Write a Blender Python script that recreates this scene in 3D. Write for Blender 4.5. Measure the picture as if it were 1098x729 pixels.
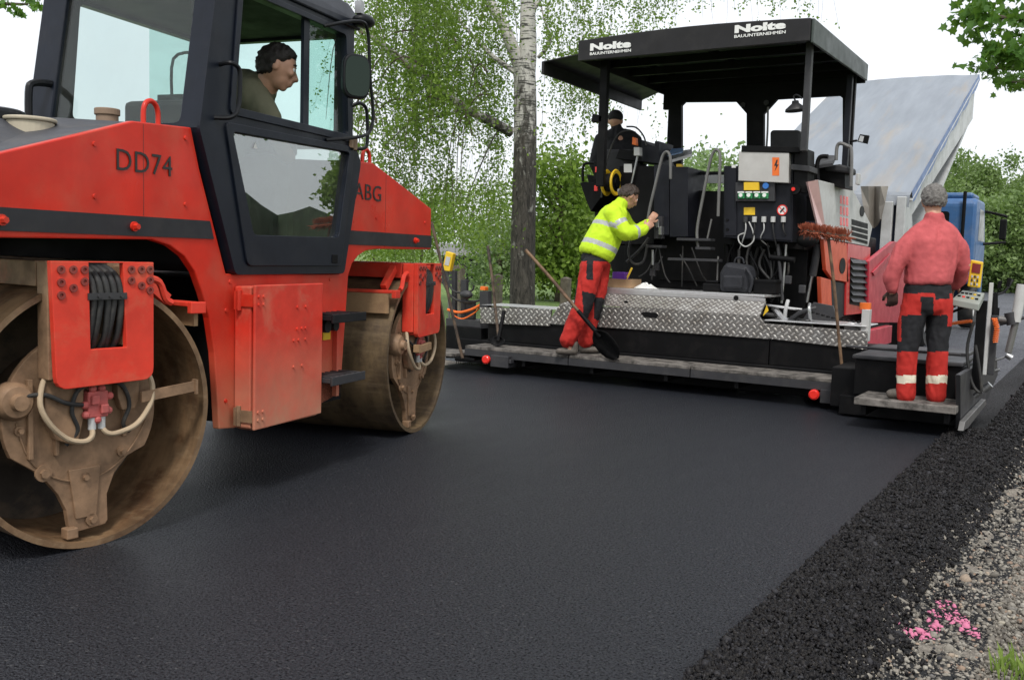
import bpy, bmesh, math, random
import numpy as np
from mathutils import Vector, Matrix, noise
from mathutils.geometry import tessellate_polygon
random.seed(7); rng = np.random.default_rng(7)
PI = math.pi; R = math.radians
for o in list(bpy.data.objects): bpy.data.objects.remove(o)
scene = bpy.context.scene
COL = scene.collection

# ------------------------------------------------------------------ camera model
FOC = 1040.0; EYE = 1.27; YAW = R(31.7); PIT = R(5.05); ROL = R(1.8)
_f0 = Vector((-math.sin(YAW), math.cos(YAW), 0)); _r0 = Vector((math.cos(YAW), math.sin(YAW), 0)); _z = Vector((0, 0, 1))
CF = _f0*math.cos(PIT) - _z*math.sin(PIT); _u0 = _f0*math.sin(PIT) + _z*math.cos(PIT)
CR = math.cos(ROL)*_r0 + math.sin(ROL)*_u0; CU = math.cos(ROL)*_u0 - math.sin(ROL)*_r0
CC = Vector((0, 0, EYE))
def ray(x, y): return CF + CR*((x-549)/FOC) - CU*((y-364.5)/FOC)
def on_y(x, y, Y):
    d = ray(x, y); return CC + d*(Y/d.y)
def on_x(x, y, X):
    d = ray(x, y); return CC + d*(X/d.x)
def on_z(x, y, Z):
    d = ray(x, y); return CC + d*((Z-EYE)/d.z)
def at(x, y, D): return CC + ray(x, y)*D
def on_plane(x, y, p, n):
    d = ray(x, y); return CC + d*((p-CC).dot(n)/d.dot(n))
cam = bpy.data.cameras.new('camera'); co = bpy.data.objects.new('camera', cam); COL.objects.link(co)
cam.sensor_width = 36; cam.lens = 36*FOC/1098; cam.clip_start = .05; cam.clip_end = 3000
m = Matrix((CR, CU, -CF)).transposed().to_4x4(); m.translation = CC
co.matrix_world = m; scene.camera = co

# ------------------------------------------------------------------ object helpers
ROOTM = {}
def thing(name, label, cat, loc=(0, 0, 0), rz=0, group=None):
    o = bpy.data.objects.new(name, None); o.empty_display_size = .2; COL.objects.link(o)
    o.location = loc; o.rotation_euler = (0, 0, rz)
    o['label'] = label; o['category'] = cat
    if group: o['group'] = group
    ROOTM[o.name] = Matrix.Translation(Vector(loc)) @ Matrix.Rotation(rz, 4, 'Z')
    return o
def root_matrix(o):
    while o is not None and o.name not in ROOTM: o = o.parent
    return ROOTM[o.name] if o is not None else Matrix.Identity(4)
def link(name, me, mat, parent=None, label=None, cat=None, group=None, kind=None, loc=None, local=False):
    """me in world coordinates unless local"""
    o = bpy.data.objects.new(name, me); COL.objects.link(o)
    if parent is not None:
        if not local: me.transform(root_matrix(parent).inverted())
        o.parent = parent
    elif loc is not None:
        me.transform(Matrix.Translation(-Vector(loc))); o.location = loc
    if mat is not None:
        for mm in (mat if isinstance(mat, (list, tuple)) else [mat]): me.materials.append(mm)
    for k, v in (('label', label), ('category', cat), ('group', group), ('kind', kind)):
        if v: o[k] = v
    return o
def struct(name, me, mat): return link(name, me, mat, kind='structure')

class MB:
    def __init__(s, M=None): s.v = []; s.f = []; s.M = M
    def add(s, vs, fs):
        b = len(s.v)
        for p in vs:
            p = Vector(p)
            s.v.append(s.M @ p if s.M is not None else p)
        for f in fs: s.f.append([b+i for i in f])
        return s
    def hexa(s, p):   # 8 points bottom 4, top 4
        return s.add(p, [(3,2,1,0), (4,5,6,7), (0,1,5,4), (1,2,6,5), (2,3,7,6), (3,0,4,7)])
    def box(s, a, b):
        x0,y0,z0 = a; x1,y1,z1 = b
        return s.hexa([(x0,y0,z0),(x1,y0,z0),(x1,y1,z0),(x0,y1,z0),(x0,y0,z1),(x1,y0,z1),(x1,y1,z1),(x0,y1,z1)])
    def bar(s, p0, p1, w, h, up=(0,0,1)):
        p0 = Vector(p0); p1 = Vector(p1); d = (p1-p0).normalized(); u = Vector(up)
        if abs(d.dot(u)) > .98: u = Vector((0,1,0))
        sd = d.cross(u).normalized(); u = sd.cross(d).normalized()
        q = [sd*(-w/2)-u*(h/2), sd*(w/2)-u*(h/2), sd*(w/2)+u*(h/2), sd*(-w/2)+u*(h/2)]
        return s.hexa([p0+a for a in q]+[p1+a for a in q])
    def prism(s, pts, ext, holes=()):
        """pts: list of 3D points (planar), extruded by vector ext, with optional holes"""
        ext = Vector(ext); loops = [[Vector(p) for p in pts]] + [[Vector(p) for p in h] for h in holes]
        flat = [p for l in loops for p in l]; n = len(flat)
        e1 = (loops[0][1]-loops[0][0]).normalized(); nn_ = ext.normalized(); e1 = (e1-nn_*e1.dot(nn_)).normalized(); e2 = nn_.cross(e1)
        tris = tessellate_polygon([[Vector((p.dot(e1), p.dot(e2), 0)) for p in l] for l in loops]) if holes else []
        fs = []
        if not holes:
            fs.append(list(range(n))[::-1]); fs.append([n+i for i in range(n)])
        else:
            for t in tris: fs.append([t[0], t[1], t[2]]); fs.append([n+t[2], n+t[1], n+t[0]])
        b = 0
        for l in loops:
            k = len(l)
            for i in range(k):
                j = (i+1) % k; fs.append([b+i, b+j, n+b+j, n+b+i])
            b += k
        return s.add(flat+[p+ext for p in flat], fs)
    def cyl(s, p0, p1, r, r2=None, n=16, caps=True):
        p0 = Vector(p0); p1 = Vector(p1); r2 = r if r2 is None else r2
        d = (p1-p0).normalized(); a = d.orthogonal().normalized(); b = d.cross(a)
        vs = [p0+(a*math.cos(2*PI*i/n)+b*math.sin(2*PI*i/n))*r for i in range(n)]+[p1+(a*math.cos(2*PI*i/n)+b*math.sin(2*PI*i/n))*r2 for i in range(n)]
        fs = [(i, (i+1) % n, n+(i+1) % n, n+i) for i in range(n)]
        if caps: fs += [tuple(range(n))[::-1], tuple(range(n, 2*n))]
        return s.add(vs, fs)
    def tube(s, pts, r, n=8, sub=4, closed=False):
        P = [Vector(p) for p in pts]
        if sub > 1 and len(P) > 2:
            Q = []
            for i in range(len(P)-1):
                p0 = P[max(i-1, 0)]; p1 = P[i]; p2 = P[i+1]; p3 = P[min(i+2, len(P)-1)]
                for k in range(sub):
                    t = k/sub
                    Q.append(.5*((2*p1)+(p2-p0)*t+(2*p0-5*p1+4*p2-p3)*t*t+(3*p1-p0-3*p2+p3)*t**3))
            P = Q+[P[-1]]
        rr = r if isinstance(r, (list, tuple)) else [r, r]
        vs = []; fs = []; ref = None; m = len(P)
        for i, p in enumerate(P):
            d = (P[min(i+1, m-1)]-P[max(i-1, 0)])
            if d.length < 1e-9: d = Vector((0,0,1))
            d.normalize()
            if ref is None: ref = d.orthogonal().normalized()
            ref = (ref-d*ref.dot(d)); ref = ref.normalized() if ref.length > 1e-6 else d.orthogonal().normalized()
            b = d.cross(ref); t = i/(m-1)*(len(rr)-1); k = min(int(t), len(rr)-2); q = rr[k]+(rr[k+1]-rr[k])*(t-k)
            for j in range(n): vs.append(p+(ref*math.cos(2*PI*j/n)+b*math.sin(2*PI*j/n))*q)
        for i in range(m-1):
            for j in range(n): fs.append((i*n+j, i*n+(j+1) % n, (i+1)*n+(j+1) % n, (i+1)*n+j))
        fs.append(tuple(range(n))[::-1]); fs.append(tuple(range((m-1)*n, m*n)))
        return s.add(vs, fs)
    def lathe(s, prof, o, ax, n=48, closed=False):
        """prof: (radius, distance along axis)"""
        o = Vector(o); ax = Vector(ax).normalized(); a = ax.orthogonal().normalized(); b = ax.cross(a); k = len(prof)
        vs = [o+ax*h+(a*math.cos(2*PI*i/n)+b*math.sin(2*PI*i/n))*r for i in range(n) for r, h in prof]
        fs = [(i*k+j, ((i+1) % n)*k+j, ((i+1) % n)*k+(j+1) % k, i*k+(j+1) % k) for i in range(n) for j in range(k if closed else k-1)]
        return s.add(vs, fs)
    def ball(s, c, r, n=10, sc=(1,1,1)):
        c = Vector(c); vs = []; fs = []; m = n; k = n*2
        for i in range(1, m):
            for j in range(k):
                a = PI*i/m; b = 2*PI*j/k
                vs.append(c+Vector((math.sin(a)*math.cos(b)*sc[0], math.sin(a)*math.sin(b)*sc[1], math.cos(a)*sc[2]))*r)
        t = len(vs); vs += [c+Vector((0,0,r*sc[2])), c-Vector((0,0,r*sc[2]))]
        for i in range(m-2):
            for j in range(k): fs.append((i*k+j, (i+1)*k+j, (i+1)*k+(j+1) % k, i*k+(j+1) % k))
        for j in range(k): fs.append((t, j, (j+1) % k)); fs.append((t+1, (m-2)*k+(j+1) % k, (m-2)*k+j))
        return s.add(vs, fs)
    def mesh(s, name='m', smooth=False):
        me = bpy.data.meshes.new(name); me.from_pydata([tuple(v) for v in s.v], [], s.f)
        bm = bmesh.new(); bm.from_mesh(me); bmesh.ops.recalc_face_normals(bm, faces=bm.faces); bm.to_mesh(me); bm.free()
        if smooth:
            me.shade_smooth(); me.set_sharp_from_angle(angle=R(40))
        return me
    def build(s, name, mat, parent=None, bevel=0, smooth=False, **k):
        o = link(name, s.mesh(name, smooth), mat, parent, **k)
        if bevel:
            b = o.modifiers.new('edge', 'BEVEL'); b.width = bevel; b.segments = 2; b.limit_method = 'ANGLE'; b.angle_limit = R(40)
            b.harden_normals = False
        return o
def rrect(x0, z0, x1, z1, r, n=5, fn=None):
    """rounded rectangle outline as 2D points (or mapped by fn)"""
    out = []
    for cx, cz, a0 in ((x1-r, z0+r, -90), (x1-r, z1-r, 0), (x0+r, z1-r, 90), (x0+r, z0+r, 180)):
        for i in range(n+1):
            a = R(a0+90*i/n); out.append((cx+r*math.cos(a), cz+r*math.sin(a)))
    return [fn(*p) for p in out] if fn else out
def roundpoly(pts, r, n=4):
    """round the corners of a 3D polygon"""
    P = [Vector(p) for p in pts]; out = []; k = len(P)
    for i in range(k):
        p = P[i]; a = P[i-1]-p; b = P[(i+1) % k]-p; q = min(r, a.length*.45, b.length*.45)
        a = p+a.normalized()*q; b = p+b.normalized()*q
        for j in range(n+1):
            t = j/n; out.append(a*(1-t)**2+p*2*t*(1-t)+b*t*t)
    return out

# ------------------------------------------------------------------ materials
def nt(name):
    m = bpy.data.materials.new(name); m.use_nodes = True; t = m.node_tree; t.nodes.clear()
    out = t.nodes.new('ShaderNodeOutputMaterial'); return m, t, out
class N:
    def __init__(s, t): s.t = t
    def __call__(s, typ, ins=None, **kw):
        n = s.t.nodes.new('ShaderNode'+typ)
        for k, v in kw.items(): setattr(n, k, v)
        for k, v in (ins or {}).items():
            if isinstance(v, bpy.types.NodeSocket): s.t.links.new(v, n.inputs[k])
            else: n.inputs[k].default_value = v
        return n
    def math(s, op, a, b=0, c=None):
        i = {0: a, 1: b}
        if c is not None: i[2] = c
        return s('Math', i, operation=op).outputs[0]
    def mix(s, fac, a, b, blend='MIX'):
        n = s.t.nodes.new('ShaderNodeMix'); n.data_type = 'RGBA'; n.blend_type = blend
        for k, v in ((0, fac), (6, a), (7, b)):
            if isinstance(v, bpy.types.NodeSocket): s.t.links.new(v, n.inputs[k])
            else: n.inputs[k].default_value = v
        return n.outputs[2]
    def noise(s, co, scale, detail=4, rough=.55, dist=0):
        return s('TexNoise', {'Vector': co, 'Scale': scale, 'Detail': detail, 'Roughness': rough, 'Distortion': dist}).outputs[0]
    def ramp(s, fac, stops):
        n = s('ValToRGB', {'Fac': fac}); e = n.color_ramp.elements
        while len(e) < len(stops): e.new(.5)
        for x, (p, c) in zip(e, stops): x.position = p; x.color = c if len(c) == 4 else (*c, 1)
        return n.outputs[0]
    def mr(s, v, a, b, c=0, d=1): return s('MapRange', {0: v, 1: a, 2: b, 3: c, 4: d}).outputs[0]
def c4(c): return (*c[:3], 1) if isinstance(c, (tuple, list)) else c
def surf(name, col, rough=.5, metal=0, var=.12, vscale=6, bump=0, bscale=60, dirt=None, dirt_amt=0, dirt_z=None, coat=0, col2=None, c2scale=3, c2=(.45,.6), spec=.5, rvar=.08, stretch=None):
    """painted or metal surface: colour variation, wear, dust towards the ground, fine bump"""
    m, t, out = nt(name); n = N(t); co = n('TexCoord').outputs['Object']
    if stretch: co = n('Mapping', {0: co, 3: stretch}).outputs[0]
    ns = n.noise(co, vscale, 6, .6)
    base = c4(col)
    if col2 is not None:
        f = n.mr(n.noise(co, c2scale, 8, .65, .3), c2[0], c2[1]); base = n.mix(f, base, c4(col2))
    vv = n.mr(ns, .3, .7, 1+var*.7, 1-var*.9); base = n.mix(1.0, base, n('CombineColor', {0: vv, 1: vv, 2: vv}).outputs[0], 'MULTIPLY')
    rg = n.mr(ns, .3, .7, rough-rvar, rough+rvar)
    if dirt is not None:
        dn = n.noise(co, 5, 10, .7, .4); d = n.mr(dn, .5, .8, 0, dirt_amt)
        if dirt_z:
            z = n('SeparateXYZ', {0: co}).outputs[2]
            g = n.mr(z, dirt_z[0], dirt_z[1], 1, 0)
            g = n.math('ADD', n.math('MULTIPLY', g, .55), n.math('MULTIPLY', n.math('MULTIPLY', g, n.mr(dn, .3, .6)), .45))
            d = n.math('MAXIMUM', d, n.math('MULTIPLY', g, .85))
        base = n.mix(d, base, c4(dirt)); rg = n.math('ADD', rg, n.math('MULTIPLY', d, .35))
    p = n('BsdfPrincipled', {'Base Color': base, 'Roughness': rg, 'Metallic': metal, 'Specular IOR Level': spec, 'Coat Weight': coat, 'Coat Roughness': .08})
    if bump:
        b = n('Bump', {'Height': n.noise(co, bscale, 5, .6), 'Strength': bump, 'Distance': .01}); t.links.new(b.outputs[0], p.inputs['Normal'])
    t.links.new(p.outputs[0], out.inputs[0]); return m
DUST = (.42, .33, .24)
M = {}
M['red'] = surf('red_paint', (.60, .026, .012), .36, var=.22, coat=.08, dirt=(.40, .13, .07), dirt_amt=.25, spec=.28, col2=(.56, .045, .025), c2scale=2.5, c2=(.45, .65))
M['red_low'] = surf('red_paint_dusty', (.62, .04, .022), .5, var=.22, spec=.35, dirt=(.42, .26, .16), dirt_amt=.55, dirt_z=(.32, .85))
M['yoke'] = surf('yoke_red', (.66, .045, .024), .5, var=.18, spec=.35, dirt=(.42, .24, .13), dirt_amt=.4)
M['tan'] = surf('dust_coated_steel', (.30, .185, .095), .8, var=.3, vscale=4, bump=.3, bscale=30, col2=(.19, .11, .06), c2scale=2.2, c2=(.55, .72))
M['tan2'] = surf('dusty_plate', (.235, .145, .085), .6, var=.5, vscale=8, spec=.3, bump=.2, bscale=40, col2=(.40, .15, .09), c2scale=3, c2=(.6, .75))
M['black'] = surf('black_paint', (.008, .009, .011), .42, var=.3, spec=.22, dirt=(.06, .055, .05), dirt_amt=.25)
M['cab'] = surf('cab_frame', (.007, .010, .018), .38, var=.2, spec=.28, dirt=(.08, .07, .06), dirt_amt=.15)
M['hood'] = surf('hood_grey', (.045, .047, .055), .55, var=.2, bump=.1, bscale=200, dirt=(.3, .26, .2), dirt_amt=.25)
M['mach'] = surf('machine_black', (.004, .004, .0045), .55, var=.35, spec=.16, dirt=(.035, .03, .028), dirt_amt=.3)
M['panel'] = surf('panel_anthracite', (.010, .011, .016), .48, var=.15, spec=.25, dirt=(.05, .05, .05), dirt_amt=.2)
M['rubber'] = surf('rubber', (.022, .022, .022), .65, var=.3, bump=.1, dirt=(.2, .17, .13), dirt_amt=.45)
M['steel'] = surf('bare_steel', (.45, .45, .45), .35, .85, var=.25)
M['stainless'] = surf('stainless', (.55, .53, .50), .42, .5, var=.12)
M['alu'] = surf('aluminium', (.62, .62, .62), .38, .7, var=.15, vscale=20, dirt=(.3, .27, .24), dirt_amt=.5)
M['boards'] = surf('footboard', (.17, .155, .14), .8, var=.4, vscale=12, spec=.2, bump=.4, bscale=80, col2=(.06, .055, .05), c2scale=8)
M['panelgrey'] = surf('panel_grey', (.26, .28, .25), .5, var=.15)
M['shadowed_disc'] = surf('drum_disc', (.10, .07, .045), .8, var=.4, col2=(.03, .025, .02))  # shadow inside the drum recess is put into this darker colour
M['grey'] = surf('grey_paint', (.5, .5, .49), .45, var=.15, dirt=(.3, .27, .23), dirt_amt=.4)
M['greyd'] = surf('dark_grey', (.036, .036, .039), .5, spec=.35, var=.2, dirt=(.12, .11, .10), dirt_amt=.3)
M['pink'] = surf('faded_red', (.50, .035, .06), .45, var=.2, dirt=(.4, .22, .2), dirt_amt=.3)
M['orange'] = surf('orange_red', (.62, .09, .035), .45, var=.2, dirt=(.3, .2, .15), dirt_amt=.3)
M['yellow'] = surf('yellow', (.78, .50, .02), .4, var=.12, dirt=(.3, .25, .1), dirt_amt=.2)
M['orangep'] = surf('orange', (.80, .16, .02), .45, var=.1)
M['green'] = surf('socket_green', (.05, .32, .12), .4, var=.1)
M['bluep'] = surf('socket_blue', (.03, .16, .5), .4, var=.1)
M['rubber2'] = M['rubber']
M['white'] = surf('white_paint', (.78, .78, .76), .5, var=.06)
M['redl'] = surf('red_reflector', (.8, .03, .02), .25, var=.05)
M['wood'] = surf('wood_handle', (.20, .12, .065), .65, var=.4, vscale=14, col2=(.09, .05, .03), c2scale=5)
M['darkwood'] = surf('dirty_handle', (.10, .065, .04), .7, var=.4, vscale=14, col2=(.035, .025, .02), c2scale=7)
M['bristle'] = surf('bristle', (.30, .075, .035), .85, var=.4, vscale=40)
M['card'] = surf('cardboard', (.42, .27, .15), .8, var=.12)
M['purple'] = surf('purple', (.14, .04, .35), .4, var=.1)
M['blue'] = surf('truck_blue', (.04, .12, .29), .45, var=.15, coat=.05, dirt=(.3, .3, .32), dirt_amt=.35)
M['truckgrey'] = surf('tipper_grey', (.52, .53, .53), .45, .2, var=.15, dirt=(.3, .28, .25), dirt_amt=.45)
M['tarp'] = surf('tarp', (.25, .275, .31), .7, spec=.2, var=.12, vscale=2, bump=.4, bscale=5, col2=(.33, .285, .23), c2scale=.8, c2=(.52, .74), stretch=(2.2, .35, .35))
M['tarpb'] = surf('tarp_edge_blue', (.14, .21, .40), .55, var=.2, bump=.4, bscale=12)
M['tarpd'] = surf('tarp_flap', (.23, .25, .28), .6, var=.25, bump=.6, bscale=7)
M['beige'] = surf('beige_cap', (.42, .37, .28), .7, var=.2)
M['brown'] = surf('brown_cap', (.22, .15, .10), .7, var=.2)
M['bag'] = surf('bag_fabric', (.014, .015, .02), .75, var=.3, bump=.5, bscale=30)
M['seat'] = surf('seat', (.02, .02, .022), .7, var=.2)

def glass(name, tint, refl=.10, dirt=.01, rough=.0, spec_tint=(1,1,1)):
    m, t, out = nt(name); n = N(t); co = n('TexCoord').outputs['Object']
    tr = n('BsdfTransparent', {'Color': c4(tint)}); gl = n('BsdfGlossy', {'Color': c4(spec_tint), 'Roughness': rough})
    fa = n('LayerWeight', {'Blend': .5}).outputs['Facing']
    f = n.math('ADD', n.math('MULTIPLY', n.math('POWER', fa, 5), .6), refl+.025); mx = n('MixShader', {0: f, 1: tr.outputs[0], 2: gl.outputs[0]})
    df = n('BsdfDiffuse', {'Color': (.45, .42, .36, 1)})
    d = n.mr(n.noise(co, 3, 8, .7), .3, .8, 0, dirt*2)
    m2 = n('MixShader', {0: d, 1: mx.outputs[0], 2: df.outputs[0]})
    t.links.new(m2.outputs[0], out.inputs[0]); return m
M['glass_dark'] = glass('tinted_glass', (.80, .87, .85), .01, .02)
M['glass_clear'] = glass('side_glass', (.80, .92, .89), .0, .02)
M['glass_low'] = glass('door_glass', (.66, .74, .72), .20, .03)
M['mirror'] = glass('mirror_glass', (.01, .03, .015), .03, .0, spec_tint=(.6, .8, .65))  # dark green tints stand in for reflected greenery

def diamond_plate():
    m, t, out = nt('tread_plate'); n = N(t); co = n('TexCoord').outputs['Object']; sp = n('SeparateXYZ', {0: co})
    x = sp.outputs[0]; z = n.math('ADD', sp.outputs[2], sp.outputs[1]); k = 15.0
    u = n.math('MULTIPLY', n.math('ADD', x, z), k); v = n.math('MULTIPLY', n.math('SUBTRACT', x, z), k)
    a = n.math('SUBTRACT', n.math('FRACT', u), .5); b = n.math('SUBTRACT', n.math('FRACT', v), .5)
    par = n.math('FRACT', n.math('MULTIPLY', n.math('ADD', n.math('FLOOR', u), n.math('FLOOR', v)), .5))
    par = n.math('GREATER_THAN', n.math('ABSOLUTE', par), .25)
    ea = n.math('ADD', n.math('POWER', n.math('MULTIPLY', a, 4.2), 2), n.math('POWER', n.math('MULTIPLY', b, 1.9), 2))
    eb = n.math('ADD', n.math('POWER', n.math('MULTIPLY', a, 1.9), 2), n.math('POWER', n.math('MULTIPLY', b, 4.2), 2))
    e = n.math('ADD', n.math('MULTIPLY', ea, par), n.math('MULTIPLY', eb, n.math('SUBTRACT', 1, par)))
    h = n.mr(e, 1.0, .45); ns = n.noise(co, 7, 8, .65)
    col = n.mix(h, n.mix(n.mr(ns, .35, .65), (.24, .23, .22, 1), (.13, .12, .11, 1)), n.mix(n.mr(ns, .4, .7), (.56, .55, .52, 1), (.30, .27, .235, 1)))
    p = n('BsdfPrincipled', {'Base Color': col, 'Metallic': .55, 'Roughness': n.mr(h, 0, 1, .55, .34)})
    bp = n('Bump', {'Height': h, 'Strength': .8, 'Distance': .004}); t.links.new(bp.outputs[0], p.inputs['Normal'])
    t.links.new(p.outputs[0], out.inputs[0]); return m
M['tread'] = diamond_plate()

def foliage(name, c_a, c_b, scale=.8, trans=.35):
    m, t, out = nt(name); n = N(t); co = n('TexCoord').outputs['Object']
    at_ = n('Attribute', attribute_name='shade').outputs['Fac']
    f = n.math('ADD', n.math('MULTIPLY', n.mr(n.noise(co, scale, 3), .3, .7), .5), n.math('MULTIPLY', at_, .5))
    c = n.mix(f, c4(c_a), c4(c_b))
    d = n('BsdfPrincipled', {'Base Color': c, 'Roughness': .5, 'Specular IOR Level': .35})
    tr = n('BsdfTranslucent', {'Color': n.mix(.5, c, (.25, .42, .05, 1))})
    mx = n('MixShader', {0: trans, 1: d.outputs[0], 2: tr.outputs[0]})
    t.links.new(mx.outputs[0], out.inputs[0]); return m
M['leaf_birch'] = foliage('birch_leaf', (.045, .10, .012), (.23, .33, .05), 1.0, .42)
M['bolt'] = surf('bolt_dark', (.22, .03, .022), .5, var=.2, dirt=(.2, .12, .08), dirt_amt=.4)
M['leaf_maple'] = foliage('maple_leaf', (.035, .10, .015), (.10, .22, .03), 1.5, .4)
M['leaf_bush'] = foliage('bush_leaf', (.065, .125, .015), (.24, .35, .055), .5)
M['leaf_far'] = foliage('hazed_leaf', (.09, .15, .05), (.24, .33, .12), .15)  # distance haze is put into these lighter leaf colours
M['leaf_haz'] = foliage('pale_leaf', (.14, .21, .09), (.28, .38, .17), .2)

def birch_bark():
    m, t, out = nt('birch_bark'); n = N(t); co = n('TexCoord').outputs['Object']
    z = n('SeparateXYZ', {0: co}).outputs[2]
    mp = n('Mapping', {0: co, 3: (4, 4, 1.3)}).outputs[0]
    ns = n.noise(mp, 1.9, 10, .75, .9); n2 = n.noise(n('Mapping', {0: co, 3: (1, 1, 9)}).outputs[0], 3, 6, .7)
    vo = n.mr(n.noise(n('Mapping', {0: co, 3: (5.5, 5.5, 1.1)}).outputs[0], 2.6, 8, .72, .8), .36, .64)
    # rough dark bark at the foot, white upper bark
    k = n.mr(n.math('ADD', z, n.math('MULTIPLY', n.math('SUBTRACT', ns, .5), 9.5)), 3.3, 4.5, 1, 0)
    dark = n.mix(n.mr(vo, .1, .9), (.02, .017, .014, 1), (.12, .105, .09, 1))
    white = n.mix(n.mr(n2, .52, .57), (.50, .48, .45, 1), (.05, .05, .045, 1))
    lich = n.mix(n.mr(n.noise(co, 4), .62, .7), dark, (.38, .37, .34, 1))
    p = n('BsdfPrincipled', {'Base Color': n.mix(k, white, lich), 'Roughness': .85})
    h = n.math('MULTIPLY', vo, n.mr(k, 0, 1, .15, 1))
    b = n('Bump', {'Height': h, 'Strength': .9, 'Distance': .05}); t.links.new(b.outputs[0], p.inputs['Normal'])
    t.links.new(p.outputs[0], out.inputs[0]); return m
M['birch'] = birch_bark()
M['bark'] = surf('bark', (.09, .07, .05), .9, var=.4, bump=.8, bscale=12)

# ------------------------------------------------------------------ text
def text(name, s, width, height, origin, xdir, zdir, mat, parent, bold=0.0, depth=.003, italic=0, spacing=1.0):
    cu = bpy.data.curves.new(name, 'FONT'); cu.body = s; cu.size = 1; cu.offset = bold; cu.extrude = .01; cu.shear = italic; cu.space_character = spacing
    cu.resolution_u = 3
    o = bpy.data.objects.new('tmp', cu); COL.objects.link(o); bpy.context.view_layer.update()
    me = bpy.data.meshes.new_from_object(o.evaluated_get(bpy.context.evaluated_depsgraph_get()))
    bpy.data.objects.remove(o)
    vs = np.array([v.co[:] for v in me.vertices]); lo = vs.min(0); hi = vs.max(0)
    xd = Vector(xdir).normalized(); zd = Vector(zdir).normalized(); nd = xd.cross(zd)
    for v in me.vertices:
        a = (v.co.x-lo[0])/(hi[0]-lo[0])*width; b = (v.co.y-lo[1])/(hi[1]-lo[1])*height; c = (v.co.z-lo[2])/(hi[2]-lo[2])*depth
        v.co = Vector(origin)+xd*a+zd*b+nd*c
    return link(name, me, mat, parent)

# ------------------------------------------------------------------ mass meshes with numpy
def np_mesh(name, V, Fc, k, shade=None, smooth=False):
    """V (n,3), Fc (m,k) faces with k corners"""
    me = bpy.data.meshes.new(name); n = len(V); mm = len(Fc)
    me.vertices.add(n); me.vertices.foreach_set('co', np.asarray(V, np.float32).ravel())
    me.loops.add(mm*k); me.loops.foreach_set('vertex_index', np.asarray(Fc, np.int32).ravel())
    me.polygons.add(mm); me.polygons.foreach_set('loop_start', np.arange(mm, dtype=np.int32)*k)
    try: me.polygons.foreach_set('loop_total', np.full(mm, k, np.int32))
    except Exception: pass
    if shade is not None:
        a = me.attributes.new('shade', 'FLOAT', 'FACE'); a.data.foreach_set('value', np.asarray(shade, np.float32))
    me.update(calc_edges=True); me.validate(); return me
def leaf_mesh(name, P, size, jitter=.35, droop=0.0, shape='diamond', seed=1):
    """P (n,3) leaf centres; each leaf a small folded blade of two triangles/quads"""
    g = np.random.default_rng(seed); n = len(P); s = size*(1+jitter*(g.random(n)*2-1))
    d = g.normal(size=(n, 3)); d[:, 2] -= droop; d /= np.linalg.norm(d, axis=1)[:, None]
    e = g.normal(size=(n, 3)); e -= d*(e*d).sum(1)[:, None]; e /= np.linalg.norm(e, axis=1)[:, None]
    q = np.cross(d, e)
    if shape == 'diamond':
        T = [(-.55, 0, 0), (0.05, -.36, .06), (.6, 0, 0), (0.05, .36, .06)]
    elif shape == 'maple':
        T = [(-.5, 0, 0), (-.35, -.25, .03), (-.38, -.55, .05), (-.05, -.38, .05), (.12, -.6, .08), (.2, -.22, .04), (.62, 0, 0),
             (.2, .22, .04), (.12, .6, .08), (-.05, .38, .05), (-.38, .55, .05), (-.35, .25, .03)]
    k = len(T); V = np.zeros((n, k, 3))
    for i, (a, b, c) in enumerate(T): V[:, i] = P+(d*a+e*b+q*c)*s[:, None]
    return np_mesh(name, V.reshape(-1, 3), np.arange(n*k).reshape(n, k), k, g.random(n))
# ------------------------------------------------------------------ sky and light
w = bpy.data.worlds.new('World'); scene.world = w; w.use_nodes = True; t = w.node_tree; t.nodes.clear(); n = N(t)
SUN_EL, SUN_AZ = 55, 150     # compass-style azimuth measured from +Y clockwise
sky = n('TexSky', sky_type='NISHITA', sun_disc=False, sun_elevation=R(SUN_EL), sun_rotation=R(SUN_AZ), air_density=1.0, dust_density=2.0)
co_ = n('TexCoord').outputs['Generated']
cl = n.noise(n('Mapping', {0: co_, 3: (1, 1, 2.2)}).outputs[0], 2.2, 7, .6, .5)
cloud = n.mix(n.mr(cl, .35, .65), (9.0, 9.3, 9.8, 1), (10.4, 10.6, 10.9, 1))
mixc = n.mix(.86, sky.outputs[0], cloud)
bg = n('Background', {'Color': mixc, 'Strength': .115}); ow = n('OutputWorld'); t.links.new(bg.outputs[0], ow.inputs[0])
sl = bpy.data.lights.new('sun', 'SUN'); sl.energy = 2.5; sl.angle = R(11); sl.color = (1, .965, .91)
so = bpy.data.objects.new('sun', sl); COL.objects.link(so)
az = R(SUN_AZ); el = R(SUN_EL)
sd = Vector((math.sin(az)*math.cos(el), math.cos(az)*math.cos(el), math.sin(el)))
so.rotation_euler = sd.to_track_quat('Z', 'Y').to_euler(); so.location = sd*50
scene.view_settings.view_transform = 'Standard'; scene.view_settings.look = 'None'; scene.view_settings.gamma = 1; scene.view_settings.exposure = 0.08
scene.cycles.max_bounces = 8; scene.cycles.transparent_max_bounces = 24; scene.cycles.use_denoising = True
scene.cycles.sample_clamp_indirect = 6

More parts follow.
